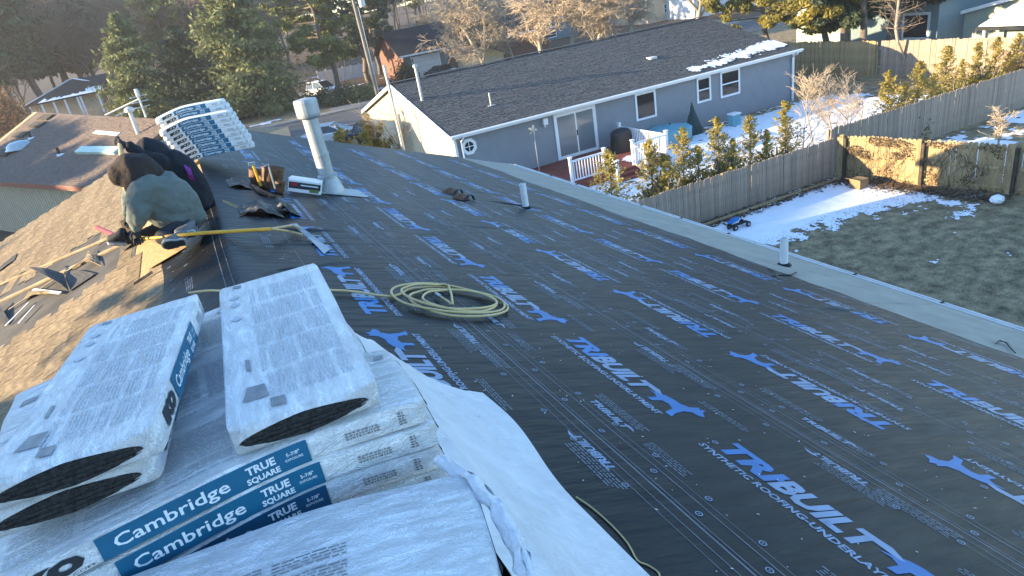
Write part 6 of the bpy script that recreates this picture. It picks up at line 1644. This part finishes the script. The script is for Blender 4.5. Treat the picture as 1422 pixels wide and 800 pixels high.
def boot(root, heel, toe, updir=(0, 0, 1), m1='boot', sole_face=None):
    h_ = Vector(heel); t_ = Vector(toe); d_ = (t_-h_); L = d_.length; d_.normalize(); up = Vector(updir); up = (up-d_*up.dot(d_)).normalized(); sd = d_.cross(up)
    def ring(k, wv, hv, z0):
        c_ = h_+d_*L*k; return [c_+sd*wv*math.cos(a)+up*(z0+hv*(.5+.5*math.sin(a))) for a in [2*PI*j/12 for j in range(12)]]
    mb = MB(); rs = [ring(-.04, .028, .10, .01), ring(.05, .038, .13, .005), ring(.25, .042, .13, .005), ring(.5, .046, .085, .003), ring(.8, .048, .06, .003), ring(.98, .030, .045, .003)]
    for r_ in rs: mb.v += [tuple(p) for p in r_]
    for i in range(5):
        for j in range(12): mb.f.append((i*12+j, i*12+(j+1) % 12, (i+1)*12+(j+1) % 12, (i+1)*12+j)); mb.m.append(0)
    mb.f += [tuple(range(12)), tuple(60+j for j in range(12))]; mb.m += [0, 0]
    b = obj('boot', mb, M[m1], root, smooth=True)
    out = [(-.05, .0), (-.03, .026), (.1, .036), (.35, .033), (.6, .046), (.85, .047), (1.0, .026), (1.04, 0)]
    poly_ = [h_+d_*L*k+sd*w_ for k, w_ in out]+[h_+d_*L*k-sd*w_ for k, w_ in reversed(out[1:-1])]
    mb = MB(); mb.prism([p-up*.022 for p in poly_], up*.024); obj('sole_rim', mb, M['sole_rim'], b)
    c_ = sum(poly_, Vector())/len(poly_); mb = MB(); mb.prism([c_+(p-c_)*.84-up*.030 for p in poly_], up*.007); obj('sole', mb, M['sole'], b)
# man in the grey-blue jacket, sitting on the ridge and bent over the left slope
Y1 = 6.7
w1 = thing('person', tuple(rp(-.15, Y1)), 'person in grey-blue jacket and dark brown hood, bent over the ridge nearest us', 'person')
pel, wai, che, upc, nck = P3(265, 303, Y1+.05), P3(248, 286, Y1+.03), P3(226, 266, Y1), P3(207, 252, Y1), P3(192, 247, Y1)
nsh, nel, nwr = P3(207, 268, Y1-.12), P3(198, 294, Y1-.17), P3(189, 317, Y1-.20)
fsh, fel, fwr = P3(198, 250, Y1+.20), P3(181, 275, Y1+.28), P3(176, 296, Y1+.18)
skin('body', [(pel, (.165, .15)), (wai, (.16, .14)), (che, (.17, .15)), (upc, (.14, .13)), (nck, .065), (P3(184, 245, Y1), .06),
              (P3(255, 313, Y1-.12), .10), (P3(222, 330, Y1-.26), .072), (P3(250, 337, Y1-.42), .055),
              (P3(250, 306, Y1+.18), .10), (P3(210, 322, Y1+.12), .07), (P3(172, 334, Y1+.0), .05)],
     [(0, 1), (1, 2), (2, 3), (3, 4), (4, 5), (0, 6), (6, 7), (7, 8), (0, 9), (9, 10), (10, 11)], M['jeans'], w1)
garment('jacket', w1, M['jacket'], [
    ([P3(270, 302, Y1+.04), P3(256, 293, Y1+.03), P3(236, 277, Y1), P3(216, 262, Y1), P3(203, 252, Y1)], [.125, .185, .215, .205, .12]),
    ([P3(252, 300, Y1-.05), P3(226, 296, Y1-.05), P3(212, 290, Y1-.05)], [.13, .14, .12]),
    ([P3(206, 258, Y1-.10), P3(196, 272, Y1-.16), P3(193, 292, Y1-.20), P3(190, 308, Y1-.20), P3(189, 318, Y1-.20)], [.13, .115, .098, .082, .05]),
    ([fsh, fel, fwr], [.11, .08, .052])], .045)
hc = P3(184, 242, Y1)
def hood(root, c_, face, r_, m, name='hood'):
    f = Vector(face).normalized(); up = Vector((0, 0, 1)); up = (up-f*up.dot(f)).normalized(); sd = f.cross(up); mb = MB()
    def fn(a, b):
        th_ = PI*(.98-.80*a); an = 2*PI*b; k = 1+.16*noise.noise(Vector((math.cos(an)*2, math.sin(an)*2, a*4)))+.03*noise.noise(Vector((math.cos(an)*7, math.sin(an)*7, a*9)))
        rad = math.sin(th_)**.7*r_*k*(1.0-.16*(1-a))*(1+.10*math.cos(an*2+.6)); ax = math.cos(th_)*r_*(1.45 if th_ > PI/2 else 1.05)+.03*math.cos(an)*(1-a)
        return c_+f*ax+sd*rad*math.cos(an)*.86+up*rad*math.sin(an)*(1.08)
    mb.grid(fn, 16, 24); o = obj(name, mb, m, root, smooth=True); s2 = o.modifiers.new('solid', 'SOLIDIFY'); s2.thickness = .012
    tx = bpy.data.textures.new('fold', 'CLOUDS'); tx.noise_scale = .12; tx.noise_depth = 3; dm = o.modifiers.new('folds', 'DISPLACE'); dm.texture = tx; dm.strength = .035; dm.mid_level = .5; return o
def head(root, c_, face, sk):
    """head with face parts inside the hood"""
    f = Vector(face).normalized(); up = Vector((0, 0, 1)); up = (up-f*up.dot(f)).normalized(); sd = f.cross(up); mb = MB()
    def fn(a, b):
        th_ = PI*a; an = 2*PI*b; p = Vector((math.sin(th_)*math.cos(an), math.sin(th_)*math.sin(an), math.cos(th_)))
        q = Vector((p.x*.074, p.y*.092, p.z*.112)); fr_ = max(0, p.y)
        q.y += .020*math.exp(-((p.z+.10)**2+p.x**2*6)*9)*fr_        # nose
        q.y -= .008*math.exp(-((p.z-.12)**2+(abs(p.x)-.38)**2)*26)*fr_   # eye sockets
        q.y += .006*math.exp(-((p.z+.45)**2*20+p.x**2*8))*fr_; q.x *= 1-.22*max(0, -p.z)
        return c_+sd*q.x+f*q.y+up*q.z
    mb.grid(fn, 20, 28); h_ = obj('head', mb, sk, root, smooth=True)
    for s_ in (-1, 1):
        mb = MB(); mb.lathe([(.001, -.010), (.010, -.006), (.011, 0), (.009, .006), (.001, .010)], c_+sd*.030*s_+f*.083+up*.014, 10); obj('eye', mb, M['white'], h_, smooth=True)
        mb = MB(); mb.lathe([(.001, -.03), (.010, -.018), (.012, .01), (.001, .026)], c_+sd*.076*s_-f*.005, 8); obj('ear', mb, sk, h_, smooth=True)
    return h_
fd = Vector((-.80, .12, -.50))
head(w1, hc+fd*.02, fd, M['skin']); garment('hood', w1, M['brown_knit'], [([P3(212, 249, Y1), P3(196, 240, Y1), P3(177, 240, Y1), P3(162, 243, Y1-.02)], [.13, .170, .170, .10]), ([P3(196, 244, Y1-.05), P3(184, 256, Y1-.08), P3(182, 264, Y1-.1)], [.13, .105, .05])], .035, .014)
hand('hand', nwr, nwr+Vector((-.02, .02, -.10)), w1, M['glove'], grip=(1, 0, 0)); hand('hand', fwr, fwr+Vector((-.03, -.03, -.10)), w1, M['glove'], grip=(0, 0, 1), side=-1)
q = P3(262, 345, Y1-.62); boot(w1, P3(258, 334, Y1-.50), P3(226, 340, Y1-.46), updir=(0, .9, .35))
boot(w1, P3(272, 322, Y1-.40), P3(243, 327, Y1-.36), updir=(.1, .8, .5))
boot(w1, P3(176, 336, Y1), P3(150, 334, Y1+.05), updir=(-.3, 0, 1), m1='sole')
# man in black behind him
Y2 = 7.55
w2 = thing('person', tuple(rp(-.12, Y2)), 'person in black hooded clothes with purple back print, one arm raised on a handle', 'person')
pel, wai, che, upc, nck = P3(279, 286, Y2), P3(268, 264, Y2), P3(250, 240, Y2), P3(232, 226, Y2), P3(217, 220, Y2)
rsh, rel, rwr = P3(222, 226, Y2-.16), P3(196, 217, Y2-.22), P3(179, 202, Y2-.22)
lsh, lel, lwr = P3(220, 220, Y2+.2), P3(205, 246, Y2+.2), P3(190, 250, Y2+.1)
skin('body', [(pel, (.15, .14)), (wai, (.145, .13)), (che, (.15, .14)), (upc, (.13, .12)), (nck, .06), (P3(208, 219, Y2), .08),
              (P3(268, 300, Y2-.1), .095), (P3(248, 316, Y2-.2), .07), (P3(285, 312, Y2-.3), .055), (P3(262, 292, Y2+.15), .095), (P3(228, 300, Y2+.1), .07), (P3(215, 316, Y2), .05)],
     [(0, 1), (1, 2), (2, 3), (3, 4), (4, 5), (0, 6), (6, 7), (7, 8), (0, 9), (9, 10), (10, 11)], M['jeans'], w2)
garment('jacket', w2, M['black_cloth'], [
    ([pel, wai, che, upc, P3(222, 222, Y2)], [.15, .17, .185, .16, .09]),
    ([rsh, rel, rwr], [.10, .07, .046]), ([lsh, lel, lwr], [.10, .07, .046])], .04)
hc2 = P3(207, 217, Y2); fd = Vector((-.75, .25, -.35)); head(w2, hc2+fd*.02, fd, M['skin']); garment('hood', w2, M['black_cloth'], [([P3(228, 226, Y2), P3(216, 217, Y2), P3(205, 214, Y2), P3(196, 219, Y2)], [.12, .165, .165, .10])], .03, .014)
hand('hand', rwr, P3(170, 199, Y2-.2), w2, M['glove'], grip=(0, 0, 1)); hand('hand', lwr, lwr+Vector((-.08, 0, -.05)), w2, M['glove'], grip=(0, 0, 1))
mb = MB(); mb.grid(lambda a, b: P3(255+9*a+8*b, 228+5*a+20*b, Y2-.172-.03*math.sin(PI*b)-.0*a), 6, 8); obj('back_print', mb, M['purple'], w2, smooth=True)
boot(w2, P3(287, 312, Y2-.34), P3(300, 306, Y2-.28), updir=(.2, .5, .8), m1='sole')

# ---------------------------------------------------------------- torn shingles and scraps on the left slope
def L_(px, py, dz=0): return on_roof(px, py, dz, -1)
def scrap(pts, up, m, label, curl=.06, nm='torn_shingle'):
    a, b_, c_, d_ = pts; mb = MB()
    def fn(u, v):
        p = a.lerp(b_, u).lerp(d_.lerp(c_, u), v); p = p.copy(); p.z += curl*math.sin(PI*v)*(.5+.5*u)+up*v*v; return p+Vector((0, .0, .006*noise.noise(Vector((u*6, v*6, 1)))))
    mb.grid(fn, 10, 8); me = mb.mesh(nm, tuple(a)); me.materials.append(m); o = bpy.data.objects.new(nm, me); COL.objects.link(o); o.location = a
    s_ = o.modifiers.new('solid', 'SOLIDIFY'); s_.thickness = .006; return tag(o, label, 'shingle', 'torn shingles on the left slope')
T = M['shingle_torn']
scrap([L_(96, 404, .02), L_(88, 380, .05), L_(40, 371, .22), L_(74, 388, .16)], .0, T, 'black pointed torn shingle standing up, farthest left of the torn patch', .03)
scrap([L_(98, 403, .02), L_(133, 380, .02), L_(95, 376, .02), L_(88, 382, .03)], .0, T, 'flat dark shingle lying in the torn patch right of the pointed one', .02)
scrap([L_(84, 406, .03), L_(63, 408, .02), L_(32, 418, .02), L_(40, 405, .04)], .0, M['shingle_old'], 'weathered piece of shingle under the white metal strip', .03)
scrap([L_(136, 358, .02), L_(140, 370, .02), L_(118, 366, .04), L_(124, 352, .03)], .03, M['shingle_old'], 'small bent shingle tab beside the red shovel grip', .03)
scrap([L_(172, 348, .02), L_(184, 338, .05), L_(178, 328, .12), L_(150, 336, .08)], .02, T, 'dark curled shingle under the red shovel grip', .05)
scrap([L_(14, 446, .02), L_(8, 452, .02), L_(-12, 440, .03), L_(0, 425, .05)], .04, T, 'black scrap at the left picture edge', .02)
scrap([L_(24, 352, .02), L_(20, 362, .02), L_(-2, 378, .02), L_(-2, 372, .03)], .0, T, 'dark lifted shingle edge at the far left of the slope', .01)
scrap([L_(186, 396, .03), L_(212, 380, .03), L_(211, 376, .05), L_(186, 392, .05)], .0, T, 'thin dark split shingle near the underlayment edge', .01)
for i, (pa, pb, w_, m, lb) in enumerate((((46, 402), (84, 407), .035, 'alum', 'bright metal strip lying in the torn patch'), ((8, 452), (40, 420), .03, 'alum', 'pale metal strip sloping down the torn patch, the longer one'), ((26, 449), (48, 424), .025, 'alum', 'pale metal strip right of the longer one in the torn patch'), ((12, 430), (130, 352), .05, 'board', 'long tan lath lying up the torn patch'))):
    mb = MB(); mb.frame(L_(*pa, .035), L_(*pb, .045), w_, .008, up=(-.35, 0, .94)); single('metal_strip' if m == 'alum' else 'wood_lath', mb, M[m], tuple(L_(*pa)), label=lb, cat='strip')
